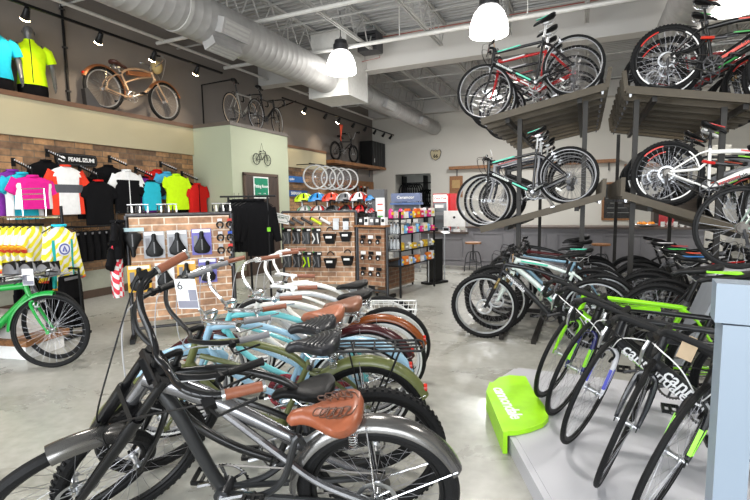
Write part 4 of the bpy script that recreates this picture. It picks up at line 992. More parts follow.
def arm(label,y,z,L=.42):
    t=thing('clothes_hook',label,'hook',(-7.47,y,z),group='sloping hooks on the clothing wall')
    b=MB(); b.box((.012,0,0),(.02,.05,.12)); b.build('wall_plate',BLK,t)
    b=MB(); b.bar((.02,0,.02),(L,0,-.13),.022,.022)
    b.build('arm_bar',BLK,t)
    b=MB(); 
    for i in range(8): x=.05+i*(L-.07)/7; b.cyl((x,0,.03-.15*(x/L)+.005),(x+.004,0,.05-.15*(x/L)+.008),.0055,seg=6)
    b.build('stud_row',ALU,t)
AR=[(4.05,2.16),(4.53,2.33),(5.01,2.13),(5.55,2.32),(6.05,2.16),(6.61,2.30),(7.12,2.14)]
nm=['nearest the left edge of the photo','just left of the oval sign','under the right end of the oval sign','above the black and white jersey','above the small cyan shirt','above the fluorescent yellow shirt','nearest the green corner']
for (y,z),n_ in zip(AR,nm): arm('black sloping clothes hook on the brick wall, '+n_,y,z)
gw='jerseys on the clothing wall'; FR=-math.pi/2
def hangw(i,k,lab,body,dy=0,**kw):
    y,z=AR[i]; x=-7.40+.085+k*.11; shirt(lab,(x,y+dy,z+.02-.15*((x+7.47)/.42)+.0),FR,body,group=gw,**kw)
hangw(0,0,'purple jersey at the left end of the clothing wall, hanging behind the cyan one',PU,dy=-.10,seed=3,w=.5)
hangw(0,1,'cyan jersey half hidden behind the pink one',CY,dy=-.04,seed=4,w=.5,side=WT)
hangw(0,2,'bright pink short sleeved jersey facing out, left on the clothing wall',PK,dy=.03,seed=5,w=.54,h=.46,side=WT)
hangw(1,0,'black long sleeved jersey with teal cuffs behind the red and white one',KB,dy=-.12,seed=6,hem=CY,long=True,w=.5)
hangw(1,2,'red and white jersey with a dark band, hanging under the oval sign',WT,sleeve=OR,side=OR,dy=.02,seed=7,band=GYC,w=.50,h=.72)
hangw(2,1,'black vest behind the black tee on the clothing wall',KB,dy=-.03,seed=8,w=.46)
hangw(2,2,'black tee with a small red collar on the clothing wall',KB,dy=.04,seed=9,w=.5,h=.70,collar=RDC)
hangw(3,0,'plain black jacket behind the black and white jersey',KB,dy=-.14,seed=10,w=.52)
hangw(3,2,'black jersey with white and teal sleeves on the clothing wall',KB,sleeve=WT,dy=.02,seed=11,w=.52,h=.72,zipc=WT,yoke=WT)
hangw(4,0,'purple and black jersey behind the small cyan shirt',PU,sleeve=KB,dy=.05,seed=12,w=.48)
hangw(4,2,'small cyan sleeveless shirt right of the black and white jersey',CY,dy=.0,seed=13,w=.42,h=.52,sleeve=KB)
hangw(5,0,'red jersey behind the fluorescent yellow shirt',RDC,dy=-.22,seed=14,w=.46,h=.5)
hangw(5,1,'light blue jersey just behind the fluorescent yellow shirt',cloth('lblue','4aa8d8'),dy=-.10,seed=15,w=.46,h=.5)
hangw(5,2,'large fluorescent yellow-green shirt facing out on the clothing wall',YL,dy=.02,seed=16,w=.56,h=.66)
hangw(6,0,'black jersey behind the red one next to the green corner',KB,dy=-.06,seed=17,w=.48)
hangw(6,2,'plain red jersey nearest the green corner on the clothing wall',RDC,dy=.02,seed=18,w=.50,h=.62,zipc=KB)
# oval sign
t=thing('brand_sign','black oblong sign with white lettering on the brick wall above the jerseys','sign',(-7.44,4.96,2.255))
b=MB(); pts=[(x*.335,z*.095) for x,z in [(1,.5),(1,-.5),(.93,-.9),(.8,-1),(-.8,-1),(-.93,-.9),(-1,-.5),(-1,.5),(-.93,.9),(-.8,1),(.8,1),(.93,.9)]]
b.prism(pts,-.02,.02,plane='yz'); b.build('sign_board',BLK,t)
b=MB(); b.prism([(a*.95,c*.85) for a,c in pts],.0205,.022,plane='yz'); b.build('sign_border',mat('sign_grey',(.10,.10,.11),.4),t)
b=MB(); b.prism([(a*.935,c*.80) for a,c in pts],.022,.024,plane='yz'); b.build('sign_face',BLK,t)
sgw=mat('sign_white',(.9,.9,.9),.4)
text('PEARL IZUMI',.085,sgw,basis((.0255,-.15,.0),(0,1,0),(1,0,0)),t,bold=.003,space=.88)
b=MB(); b.ring((.026,-.235,0),.036,.009,24,6,rx=.003,ax='x'); b.tube([(.027,-.26,-.025),(.027,-.23,.025),(.027,-.21,-.01)],.006,5); b.box((.026,-.292,0),(.004,.015,.045)); b.build('sign_emblem',sgw,t)
# lower rail of shorts
t=thing('clothes_rail','black clothes rail with the row of black shorts below the wall jerseys','rail',(-7.46,4.95,1.20))
b=MB(); b.cyl((.42,-.42,0),(.42,.42,0),.014); b.build('rail_bar',BLK,t); b=MB(); b.bar((0,-.3,0),(.42,-.3,0),.02,.03); b.build('bracket',BLK,t); b=MB(); b.bar((0,.3,0),(.42,.3,0),.02,.03); b.build('bracket',BLK,t)
for i in range(7):
    shorts('black cycling shorts hanging on the low wall rail',(-7.04,4.60+i*.115,1.19),FR+.7,KB,seed=20+i,group='black shorts on the low wall rail',h=.46)
for i in range(4):
    shirt('dark jersey hanging in the shaded lower row behind the yellow jerseys',(-7.12,3.55+i*.15,1.26),FR+.9,KB,seed=40+i,group='dark jerseys in the lower row',h=.6,w=.42)
# free-standing rack of yellow jerseys
CR=mat('chrome_rack',(.7,.7,.72),.2,1.0)
t=thing('clothes_rack','free-standing chrome clothes rack holding the yellow and white jerseys','clothes rack',(-5.95,3.25,0),R(8))
b=MB(); b.tube([(-.55,0,1.40),(.62,0,1.40)],.014,8); b.build('hang_rail',CR,t)
for x in(-.55,.62):
    b=MB(); b.cyl((x,0,0.03),(x,0,1.52),.016); b.build('post',BLK,t)
    b=MB(); b.bar((x,-.25,.02),(x,.25,.02),.04,.03); b.build('foot',BLK,t)
b=MB(); 
for z in (1.60,1.66,1.72): b.cyl((.05,0,z),(.40,0,z),.006,seg=6)
for x in (.05,.40): b.cyl((x,0,1.40),(x,0,1.72),.008,seg=6)
b.build('size_grid',CR,t)
YW=cloth('yellow_white','e8dc2a','e9e8e0','stripe'); FL=cloth('flame','d8341c','f0a020','check')
for i in range(8):
    shirt('yellow and white patterned jersey with red flame cuffs on the chrome rack',(-6.42+i*.10,3.185+i*.014,1.405),R(-62),YW,sleeve=YW,hem=FL,w=.44,h=.50,seed=60+i,group='yellow and white jerseys on the chrome rack',collar=KB)
ye=shirt('yellow and white jersey with a round blue emblem facing out at the rack end',(-5.34,3.30,1.40),R(-30+0),YW,sleeve=YW,hem=FL,w=.27,h=.70,long=True,seed=70,side=cloth('teal','2aa6a0'),collar=CY)
ye.rotation_euler.z=R(-88)
b=MB(); b.lathe([(.0,.0),(.075,.0),(.075,.006),(.0,.006)],(0,0,0),24,'y'); b.v=[v+Vector((0,.056,-.36)) for v in b.v]; e=b.build('round_emblem',mat('emblem_white',(.75,.76,.82),.6),ye)
b=MB(); b.v=[]; b.ring((0,.063,-.36),.055,.008,24,6,rx=.002); b.tube([(-.02,.064,-.39),(.0,.064,-.33),(.02,.064,-.385)],.009,6); b.build('emblem_print',mat('emblem_blue',(.08,.10,.35),.6),e)
for i in range(6):
    shorts('black tights hanging under the yellow jerseys on the chrome rack',(-5.95+i*.13,3.25+i*.018,.80),R(-70),KB,w=.34,h=.62,seed=80+i,group='black tights under the yellow jerseys',name='cycling_tights')
t=thing('tights_rail','lower black rail of tights under the yellow jerseys','rail',(-5.95,3.25,0),R(8))
b=MB(); b.cyl((-.1,0,.82),(.80,0,.82),.012); b.build('rail_bar',BLK,t); b=MB(); b.cyl((.80,0,0),(.80,0,.82),.012); b.build('post',BLK,t)
# dark jacket bundle left of the saddle panel
shirt('black jacket hanging on the left side of the saddle panel',(-4.60,3.46,1.44),R(-50),KB,w=.26,h=.40,seed=90,cat='jacket',name='jacket',hang=True)
shirt('red, white and black tights hanging below the black jacket by the saddle panel',(-4.62,3.43,1.20),R(-60),cloth('coral_stripe','e23a4c','e8e8e8','stripe'),w=.16,h=.58,seed=91,cat='clothes',name='cycling_kit',sleeve=KB)
# black jackets on the small stand by the fitting room
t=thing('clothes_rack','black garment stand carrying black jackets in front of the fitting room door','clothes rack',(-4.42,5.42,0),R(20))
b=MB(); b.cyl((-.42,0,1.62),(.40,0,1.62),.014); b.build('hang_rail',BLK,t)
for x in(-.30,.0,.28):
    b=MB(); b.cyl((x,0,.0),(x,0,1.62),.016); b.build('post',BLK,t)
b=MB(); b.bar((-.42,0,.03),(.4,0,.03),.04,.04); b.build('foot_rail',BLK,t)
for i in range(5):
    shirt('black jacket on the stand in front of the fitting room' ,(-4.62+i*.065,5.35+i*.024,1.66),R(-135),KB,w=.38,h=.74,long=True,seed=100+i,group='black jackets on the garment stand',cat='jacket',name='jacket')
jk=shirt('black jacket with a small green logo facing out on the stand by the fitting room',(-4.27,5.47,1.66),R(-145),KB,w=.40,h=.80,long=True,seed=110,cat='jacket',name='jacket')
b=MB(); b.box((-.12,.056,-.52),(.05,.006,.06)); b.build('green_logo',cloth('lime_logo','7dc83a'),jk)
# ================================================================ LEDGE: mannequins and vintage bikes
def mannequin(label,loc,rz,jersey,arm_bend):
    t=thing('mannequin',label,'mannequin',loc,rz)
    # local: +y front, x to its left... torso from thigh up, origin at the ledge
    sk=mat('mannequin_grey',(.085,.085,.09),.35,var=.05)
    me=bpy.data.meshes.new('mannequin_body'); P=[];E=[];Rd=[]
    def v(p,r,par=None):
        P.append(p); Rd.append(r); 
        if par is not None: E.append((par,len(P)-1))
        return len(P)-1
    pel=v((0,0,.22),(.145,.10)); wa=v((0,0,.38),(.12,.085),pel); ch=v((0,.01,.56),(.155,.11),wa); up_=v((0,.0,.68),(.12,.085),ch); nk=v((0,.0,.755),(.052,.052),up_); hd0=v((0,.015,.82),(.055,.065),nk)
    hd=v((0,.022,.90),(.072,.088),hd0); v((0,.012,.975),(.058,.07),hd)
    for s in(-1,1):
        th=v((s*.085,0,.12),(.085,.085),pel); v((s*.09,0,.0),(.078,.078),th)
        sh=v((s*.185,0,.665),(.055,.05),up_)
        el_=(s*.25,-.02,.42) if arm_bend!=s else (s*.29,-.05,.44); ha=(s*.255,.05,.20) if arm_bend!=s else (s*.20,.10,.26)
        m1=v((s*.225,0,.55),(.042,.042),sh); e=v(el_,(.037,.037),m1); f1=v(tuple((Vector(el_)*.4+Vector(ha)*.6)),(.031,.031),e); h=v(ha,(.024,.024),f1)
        d=(Vector(ha)-Vector(el_)).normalized(); pm=Vector(ha)+d*.055; p_=v(tuple(pm),(.030,.018),h)
        for k in range(4): 
            q=pm+Vector((0,(k-1.5)*.017,0))+d*.03; a=v(tuple(q),(.0085,.0085),p_); b_=v(tuple(q+d*.028),(.008,.008),a); v(tuple(q+d*.045+Vector((-s*.012,0,0))),(.007,.007),b_)
        tq=Vector(ha)+d*.02+Vector((0,.035,0)); a=v(tuple(tq),(.010,.010),h); v(tuple(tq+d*.035+Vector((0,.012,0))),(.008,.008),a)
    me.from_pydata(P,E,[]); o=bpy.data.objects.new('body',me); COL.objects.link(o); o.parent=t
    md=o.modifiers.new('Skin','SKIN'); md.use_smooth_shade=True
    for i,sv in enumerate(me.skin_vertices[0].data): sv.radius=Rd[i]; sv.use_root=(i==0)
    ss=o.modifiers.new('Sub','SUBSURF'); ss.levels=1; ss.render_levels=2; me.materials.append(sk)
    # nose and ears as sculpted features of the blank face
    b=MB(); b.ell((0,.108,.885),(.011,.014,.022),8,6); b.build('nose',sk,t)
    for s in(-1,1): b=MB(); b.ell((s*.070,.012,.885),(.008,.016,.026),8,6); b.build('ear',sk,t)
    b=MB(); b.use(jersey)
    def ring(z,a,c,dy=0): return [Vector((a*math.cos(2*math.pi*k/24),dy+c*math.sin(2*math.pi*k/24)+.003*math.sin(k*2.7+z*20),z)) for k in range(24)]
    b.loft([ring(.16,.178,.132),ring(.19,.176,.13),ring(.36,.158,.115),ring(.46,.172,.125,.005),ring(.57,.192,.135,.01),ring(.65,.195,.118,.005),ring(.70,.165,.095),ring(.735,.10,.075),ring(.765,.066,.066),ring(.79,.062,.064)],caps=False); j=b.build('jersey',jersey,t,ang=80)
    for s in(-1,1):
        b=MB(); b.tube([(s*.14,0,.665),(s*.20,0,.63),(s*.232,-.004,.545),(s*.245,-.012,.50)],[.075,.072,.062,.060],14); b.build('sleeve',jersey,j,ang=80)
        b=MB(); b.tube([(s*.125,-.015,.73),(s*.205,-.025,.66),(s*.262,-.03,.56)],[.018,.024,.018],8); b.build('shoulder_panel',FAB,j)
    b=MB(); b.box((0,.137,.47),(.012,.014,.0)) if 0 else b.tube([(0,.132,.18),(0,.118,.36),(0,.133,.46),(0,.147,.58),(0,.098,.70),(0,.066,.785)],.006,5); b.build('zip',BLK,j)
    b=MB(); b.loft([ring(.0,.172,.09),ring(.08,.178,.115),ring(.22,.172,.125)],caps=True); b.build('shorts',FAB,t)
    return t
mannequin('grey mannequin in a fluorescent yellow cycling jersey on the ledge',(-7.62,4.50,3.155),R(-116),YL,0).scale=(1.08,1.08,1.06)
m2=mannequin('grey mannequin in a turquoise cycling jersey, cut by the left edge of the photo',(-7.60,4.02,3.155),R(-112),cloth('turq','20a9c8'),1); m2.scale=(1.08,1.08,1.02)
copper=mat('aged_copper_paint',(.30,.12,.05),.35,.5); tan=mat('tan_tyre',(.05,.035,.025),.6)
vb=bicycle('vintage copper and cream cruiser displayed on the ledge of the left wall','cruiser',(-7.62,5.66,3.165),88,steer=0,tubem=mat('cream_copper_paint',(.50,.34,.22),.35,.3),fenders=copper,barm=CHR,sad=dict(m=mat('dark_saddle',(.06,.02,.015),.4),W=.2,th=.06),spk=STL,decal=None,right=True,name='vintage_bike'); vb.scale=(1.10,1.1,1.1)
b=MB(); b.loft([[Vector((x,sy*yy,z)) for x,z,yy in q for sy in (1,)]+[Vector((x,-yy,z)) for x,z,yy in q[::-1]] for q in [[(.42,.70,.03),(.42,.64,.03)],[(.62,.735,.045),(.62,.65,.045)],[(.85,.76,.03),(.85,.70,.03)]]]); b.build('tank',copper,vb)
b=MB(); b.ell((1.0,0,.90),(.09,.11,.12),14,10); b.build('bar_bag',mat('straw_bag',(.42,.32,.14),.8,bump=.5,scale=60),vb)
t=thing('wheel_chock','dark wheel chock under the rear wheel of the copper cruiser','stand',(-7.62,5.48,3.155))
b=MB(); b.prism([(-.18,0),(.20,0),(.06,.06),(-.05,.20),(-.15,.32),(-.2,.30)],-.05,.05,plane='yz'); b.build('chock_body',STL,t)
bicycle('silver vintage touring bike on the ledge of the green box','road',(-6.80,7.92,3.155),100,steer=12,col='9c9a94',rim=mat('gilt_rim',(.70,.55,.40),.35,.5),fork='8a8a86',right=True,name='vintage_bike',spk=STL)
bicycle('black vintage bike with drop bars at the far end of the green ledge','road',(-6.72,8.62,3.155),98,steer=4,col='1b1b1d',rim=ALU,right=True,name='vintage_bike',spk=STL)
# wire bicycle ornament on the green wall
t=thing('wire_bicycle_ornament','small black wire bicycle ornament hanging above the fitting room door','ornament',(XG+.03,8.38,2.52),R(90))
for x in(-.19,.19):
    b=MB(); b.ring((x,0,-.05),.115,.008,24,6); [b.tube([(x,0,-.05),(x+.11*math.cos(a),0,-.05+.11*math.sin(a))],.003,4) for a in [k*math.pi/4 for k in range(8)]]; b.build('wheel',BLK,t)
b=MB(); b.tube([(-.19,0,-.05),(-.06,0,.08),(.13,0,.09),(.0,0,-.06),(-.19,0,-.05)],.008,6); b.tube([(-.05,0,.08),(0,0,-.06)],.008,6); b.tube([(.19,0,-.05),(.12,0,.13),(.04,0,.15)],.008,6); b.tube([(-.06,0,.12),(-.02,0,.12)],.014,6); b.tube([(-.06,0,.13),(0,0,.30),(.06,0,.13)],.003,4); b.build('wire_frame',BLK,t)
# green bikes at the left
GR='128a34'
gb=bicycle('bright green hybrid bike with a green fender entering from the left edge','hybrid',(-5.50,2.20,0),25,steer=6,col=GR,fork=GR,fenders=paint(GR),fat=1.6,rim=BLK,spk=STL,tag_card=('card',(.97,-.10,.88),'y'),right=True,group='bikes at the left edge')
bicycle('dark grey city bike behind the green one at the left edge','hybrid',(-5.74,2.42,0),22,steer=-4,col='3a3b3f',rim=BLK,spk=STL,right=True,group='bikes at the left edge')
t=thing('display_plinth','low white plinth with a wooden edge behind the green bike','plinth',(-5.75,2.75,0),R(12))
b=MB(); b.box((0,0,.17),(1.5,.5,.06)); b.build('wood_top',WOOD,t,smooth=False); b=MB(); b.box((0,0,.07),(1.4,.44,.14)); b.build('plinth_base',WHT,t,smooth=False)
b=MB(); b.box((-.1,0,.30),(1.2,.4,.2)); b.build('white_crate',WHT,t,smooth=False)
t=thing('silver_tray','thin clear plastic tray of folded goods at hip height by the yellow jerseys','tray',(-5.35,2.98,0),R(12))
b=MB(); b.box((0,0,.80),(.7,.34,.012)); b.build('tray_top',mat('clear_grey_plastic',(.55,.57,.60),.15,trans=.4),t); b=MB(); b.cyl((0,0,0),(0,0,.80),.02); b.build('tray_leg',ALU,t)
for i in range(3):
    hb_=thing('helmet','dark bicycle helmet on the clear tray at the left edge','helmet',(-5.55+i*.22,2.93+i*.04,.815),group='dark helmets on the tray')
    b=MB(); b.ell((0,0,.0),(.14,.10,.13),16,8,z0=0); b.build('helmet_shell',GRYP,hb_); b=MB(); [b.bar((-.11,y,.06),(.11,y,.06+.03),.012,.09) for y in(-.05,0,.05)]; b.build('vents',BLK,hb_)
# ================================================================ GONDOLAS
BRT=brick_mat('brick_panel','x',c1=(.50,.29,.17),c2=(.30,.16,.09),mortar=(.62,.52,.42),sc=.95)
BRT2=brick_mat('brick_panel_dark','x',c1=(.34,.17,.09),c2=(.19,.09,.05),mortar=(.34,.26,.19),sc=.8)
def gondola(name,label,a,b_,z1,z0=.12,mt=None,foot=True,th=.08,cat='display stand'):
    A=Vector((a[0],a[1],0)); B=Vector((b_[0],b_[1],0)); L=(B-A).length; ang=math.atan2(B.y-A.y,B.x-A.x)
    t=thing(name,label,cat,A,ang)           # local x along, local -y = face towards the shopper
    b=MB(); b.box((L/2,0,(z0+z1)/2+.03),(L-.06,th,z1-z0-.10)); b.build('brick_panel',mt or BRT,t,smooth=False)
    for x in(0,L):
        b=MB(); b.cyl((x,0,0),(x,0,z1),.022,seg=12); b.build('post',STL,t)
        if foot: b=MB(); b.bar((x,-.22,.03),(x,.22,.03),.05,.05); b.build('foot',BLK,t,smooth=False)
    b=MB(); b.cyl((0,0,z1),(L,0,z1),.022,seg=12); b.build('top_rail',STL,t)
    b=MB(); b.cyl((0,0,z0),(L,0,z0),.018,seg=12); b.build('bottom_rail',STL,t)
    def W(x,y,z):
        p=Vector((A.x+x*math.cos(ang)-y*math.sin(ang),A.y+x*math.sin(ang)+y*math.cos(ang),z)); return p
    return t,W,ang,L
g1,W1,a1,L1=gondola('display_gondola','free-standing brick-faced panel with packaged saddles hung on it',(-4.62,3.58),(-3.86,4.40),1.40)
def saddle_pack(label,p,ang,card,m=BLK,w=.155,h=.26,z2=None,loose=False):
    t=thing('packaged_saddle' if not loose else 'bicycle_saddle',label,'packaged saddle' if not loose else 'saddle',p,ang)
    if not loose:
        b=MB(); b.box((0,0,0),(w,.02,h)); b.build('backing_card',card,t,smooth=False)
        b=MB(); b.box((0,-.011,h*.42),(w*.9,.002,h*.12)); b.build('card_header',WHT,t,smooth=False)
        b=MB(); b.box((-w*.30,-.0105,.0),(w*.2,.002,h*.5)); b.build('card_print',GYP,t,smooth=False)
    else:
        b=MB(); b.box((0,0,h*.46),(w*1.05,.012,h*.13)); b.build('hang_card',paint('b9d6de',.5),t,smooth=False)
    s=MB(); rings=[]; N=14
    for i in range(N+1):
        u=i/N; z=-h*.44+u*h*.86
        hw=(.062+.012*math.sin(min(1,u/.3)*math.pi/2) if u<.3 else .074-.054*min(1,((u-.3)/.45))**.8)*(w/.155)*.88
        if i==0: hw*=.6
        if i==N: hw*=.6
        d=.022
        rings.append([Vector((hw*math.cos(2*math.pi*k/14),-.030+d*math.sin(2*math.pi*k/14)*(1-.3*abs(math.cos(2*math.pi*k/14))),z)) for k in range(14)])
    if loose: 
        for r_ in rings:
            for v in r_: v.z=-v.z-.02
    s.loft(rings); sd=s.build('saddle_cover' ,m,t,ang=60)
    b=MB(); 
    zz=-1 if loose else 1
    b.box((0,-.051,-h*.1*zz),(.012,.004,h*.42)); b.build('centre_channel',GRYP,sd)
    b=MB(); b.tube([(0,.03,h*.5),(0,-.05,h*.5+.006)],.004,6); b.build('peg_hook',ALU,t)
    return t
GYP=mat('grey_card_print',(.20,.20,.22),.6)
cg=mat('grey_card',(.36,.37,.40),.5); cp=mat('violet_card',(.14,.13,.42),.5); cy_=mat('yellow_card',(.80,.46,.02),.5); co_=mat('orange_card',(.75,.40,.06),.5); cw=mat('white_card2',(.7,.7,.68),.5)
saddle_pack('large black gel saddle hung without a box at the top left of the saddle panel',W1(.06,-.075,1.10),a1,None,loose=True,w=.22,h=.32)
saddle_pack('black saddle on a grey card, left of the two grey ones in the top row',W1(.27,-.06,1.07),a1,cg,w=.215,h=.30)
saddle_pack('black saddle on a grey card, right of the two grey ones in the top row',W1(.51,-.06,1.075),a1,cg,w=.215,h=.30)
saddle_pack('black saddle on a violet card in the top row of the saddle panel',W1(.77,-.06,1.08),a1,cp,w=.215,h=.30)
saddle_pack('black saddle on a bright yellow card in the lower row',W1(.10,-.06,.70),a1,cy_,w=.235,h=.30)
saddle_pack('black saddle on a white card next to the yellow one in the lower row',W1(.36,-.06,.72),a1,cw,w=.20,h=.28)
saddle_pack('black saddle on an orange card in the lower row',W1(.59,-.06,.73),a1,co_,w=.20,h=.28)
saddle_pack('black saddle on a violet card in the lower row of the saddle panel',W1(.82,-.06,.74),a1,cp,w=.20,h=.28)
multi=[('d8d8dc','b8322a'),('c9c9cf','2a4fae'),('b0b0b6','c8302a'),('d0d0d4','303036')]
for i in range(8):
    k=i%2; j=i//2; t=thing('cable_lock_pack','small black carded lock hung in the narrow column at the right of the saddle panel','lock',W1(1.0+k*.11-.02,-.06,1.27-j*.15),a1,group='carded locks on the saddle panel')
    b=MB(); b.box((0,0,.055),(.05,.006,.035)); b.build('hang_card',paint(multi[j][k],.5),t); b=MB(); b.ring((0,-.012,0),.035,.010,16,6); b.build('coiled_lock',BLK,t); b=MB(); b.box((0,-.02,-.03),(.022,.02,.025)); b.build('lock_barrel',paint('8b8b90',.3),t)
# small hanger bars on the panel top
for i,(x,lab) in enumerate([(.12,'left'),(.42,'middle'),(1.02,'right')]):
    t=thing('hanger_clip_bar','chrome bar of empty black and white hangers above the saddle panel, %s of three'%lab,'hangers',W1(x,.10,1.30),a1)
    b=MB(); b.cyl((-.11,0,.22),(.11,0,.22),.007); b.build('bar',ALU,t); b=MB(); b.cyl((0,0,0),(0,0,.22),.009); b.build('stem',STL,t)
    for k in range(6): b=MB(); b.tube([(-.1+k*.04,-.07,.13),(-.1+k*.04,0,.20),(-.1+k*.04,.07,.13)],.007,5); b.box((-.1+k*.04,-.05,.15),(.018,.02,.03)); b.build('hanger',WHT if k%2 else BLK,t)
# ---- accessories gondola
g2,W2,a2,L2=gondola('display_gondola','wide brick-faced panel with tool bags and grips under the helmets',(-4.50,6.34),(-3.30,6.64),1.37)
def bagpack(label,p,ang,col,acc=None,grp='grey carded accessories on the accessories panel'):
    t=thing('accessory_pack',label,'packaged accessory',p,ang,grp)
    b=MB(); b.box((0,0,.10),(.15,.008,.06)); b.build('hang_card',BLK,t,smooth=False); b=MB(); b.box((.035,-.006,.10),(.06,.003,.028)); b.build('card_label',WHT,t,smooth=False)
    b=MB(); b.loft([[Vector((x*(.066-.01*abs(i-1)),-.03+y*.028,.07-i*.095)) for x,y in((-1,-.6),(-.7,-1),(.7,-1),(1,-.6),(1,1),(-1,1))] for i in range(3)]); o=b.build('pouch',col,t)
    b=MB(); b.tube([(-.05,-.065,.05),(-.01,-.075,-.04),(-.055,-.065,-.11)],.012,6); b.tube([(.03,-.065,.05),(.05,-.07,-.11)],.010,6); b.build('strap',GRYP if acc is None else acc,o)
    b=MB(); b.box((-.06,-.006,.125),(.02,.003,.02)); b.build('green_tab',paint('3fae4a',.5),t)
    return t
bc=[mat('bag_grey',(.05,.055,.06),.6),mat('bag_black',(.018,.018,.02),.55)]
for i in range(4): bagpack('grey and black carded strap pack in the middle row of the accessories panel',W2(.10+i*.165,-.07,.98),a2,bc[i%2],WHT if i==3 else None)
for i in range(4): bagpack('grey and black carded strap pack in the bottom row of the accessories panel',W2(.10+i*.165,-.07,.60),a2,bc[i%2],YL if i==2 else None)
def saddlebag(label,p,ang,s=1.0):
    t=thing('saddle_bag',label,'bag',p,ang); b=MB(); b.loft([[Vector((s*(x*(.11-.02*i)),s*(-.02-.09*y*(1-.2*i)),s*(.05-.08*i))) for x,y in((-1,0),(-.9,1),(.9,1),(1,0))] for i in range(3)]); b.build('bag_body',BLK,t)
    b=MB(); b.ring((0,-.03,.10*s),.05*s,.009,16,6,a0=0,a1=math.pi); b.build('handle',BLK,t); b=MB(); b.box((0,-.112*s,.0),(.10*s,.004,.035*s)); b.build('white_label',WHT,t); return t
saddlebag('black bag with a white label in the middle row, beside the grey packs',W2(.82,-.05,.97),a2)
saddlebag('black bag with a white label in the middle row at the panel end',W2(1.08,-.05,1.0),a2,.95)
saddlebag('black bag with a white label in the bottom row, beside the grey packs',W2(.82,-.05,.58),a2)
saddlebag('black bag with a white label in the bottom row at the panel end',W2(1.10,-.05,.62),a2,.95)
for i,(c,lab) in enumerate([('3b3c40','dark grey'),('45464a','mid grey'),('2c2d31','black and grey'),('c9dd1e','lime yellow'),('d8d8d8','white and red')]):
    t=thing('bar_tape_pack',lab+' sloping handlebar grip pack in the top row of the accessories panel','packaged accessory',W2(.16+i*.15,-.06,1.22),a2)
    b=MB(); b.tube([(-.10,-.02,.05),(.08,-.05,-.045)],.022,8); b.build('grip_tube',paint(c,.5),t); b=MB(); b.tube([(-.11,-.02,.055),(-.09,-.02,.047)],.025,8); b.build('end_cap',BLK,t)
for i in range(2):
    t=thing('clear_blister_pack',['clear blister pack left of the hanging parts card','clear blister pack at the top right of the accessories panel'][i],'packaged accessory',W2(.92+i*.16,-.06,1.17),a2)
    b=MB(); b.box((0,0,.07),(.10,.008,.05)); b.build('hang_card',BLK if i else paint('b9b9bb',.5),t); b=MB(); b.box((0,-.015,-.02),(.09,.03,.13)); b.build('blister',mat('blister_plastic',(.65,.68,.70),.15,trans=.3),t); b=MB(); b.box((0,-.012,-.02),(.05,.012,.08)); b.build('contents',STL,t)
t=thing('sale_card','tilted white card with green lettering at the left end of the accessories panel','sign',W2(.04,-.12,1.27),a2+.1,rx=0,ry=.22)
b=MB(); b.box((0,0,0),(.25,.006,.15)); b.build('card',WHT,t,smooth=False); 
b=MB(); b.box((0,-.004,0),(.205,.003,.105)); b.build('card_border',mat('sign_dkgreen',(.02,.09,.05),.5),t,smooth=False)
b=MB(); b.box((0,-.006,0),(.19,.003,.09)); b.build('card_face',WHT,t,smooth=False)
text('HELMETS',.042,mat('sign_dkgreen',(.02,.09,.05),.5),basis((0,-.0085,.015),(1,0,0),(0,-1,0)),t,align='CENTER',bold=.001)
# helmets above
def helmet(label,p,ang,col,col2=None,grp=None,s=1.0):
    t=thing('helmet',label,'helmet',p,ang,grp); m1=paint(col,.3,coat=.4); m2=BLK if col2 is None else paint(col2,.3)
    b=MB(); b.use(m1); N=26; M_=9; rings=[]
    for i in range(M_+1):
        ph=math.pi/2*i/M_; q=[]
        for k in range(N):
            a=2*math.pi*k/N; rr=1+(.06 if k%4<2 and 1<i<M_-1 else -.05 if 1<i<M_-1 else 0); x=.145*s*math.cos(a)*math.cos(ph)*rr; y=.105*s*math.sin(a)*math.cos(ph)*rr; z=.135*s*math.sin(ph)*(1 if i<M_ else 1)-.02*math.cos(a)*math.cos(ph)
            q.append(Vector((x if x<0 else x*1.12,y,z)))
        rings.append(q)
    b.loft(rings)
    for i,f_ in enumerate(b.f):
        if len(f_)==4:
            r_=i//N; k=i%N
            if k%4 in(2,) and 1<r_<M_-2: b.m[i]=b.use(BLK).mi
            elif col2 and k%8<2: b.m[i]=b.use(m2).mi
    b.build('helmet_shell',None,t,ang=50)
    b=MB(); b.ring((0,0,.005),.10*s,.012,20,6,ax='z'); b.build('helmet_rim',BLK,t)
    b=MB(); b.tube([(.02,-.095*s,0),(.01,-.07,-.09),(.01,0,-.12),(.01,.07,-.09),(.02,.095*s,0)],.005,5); b.build('chin_strap',BLK,t)
    return t
t=thing('helmet_stand','grey tiered helmet stand behind the accessories panel','display stand',(-3.95,7.05,0),a2)
for x in(-.55,-.1,.35,.75):
    b=MB(); b.cyl((x,0,0),(x,0,1.62),.014,seg=8); b.build('post',ALU,t)
for z in(1.32,1.53):
    b=MB(); b.box((.10,0,z),(1.5,.20,.012)); b.build('shelf',BLK,t,smooth=False)
ca,sa=math.cos(a2),math.sin(a2)
def HW(x,z): return (-3.95+x*ca,7.05+x*sa,z)
for i,(c,c2,l) in enumerate([('c6e81e',None,'lime yellow'),('2f8fd6',None,'bright blue'),('e8452c',None,'orange red'),('6e6f73','d8d8d8','dark grey'),('e2e2e2','c02a24','white and black'),('3a8fd0','d8432c','blue and red')]):
    helmet(l+' helmet in the upper row on the helmet stand',HW(-.52+i*.245,1.55),a2+R(200),c,c2,s=1.0)
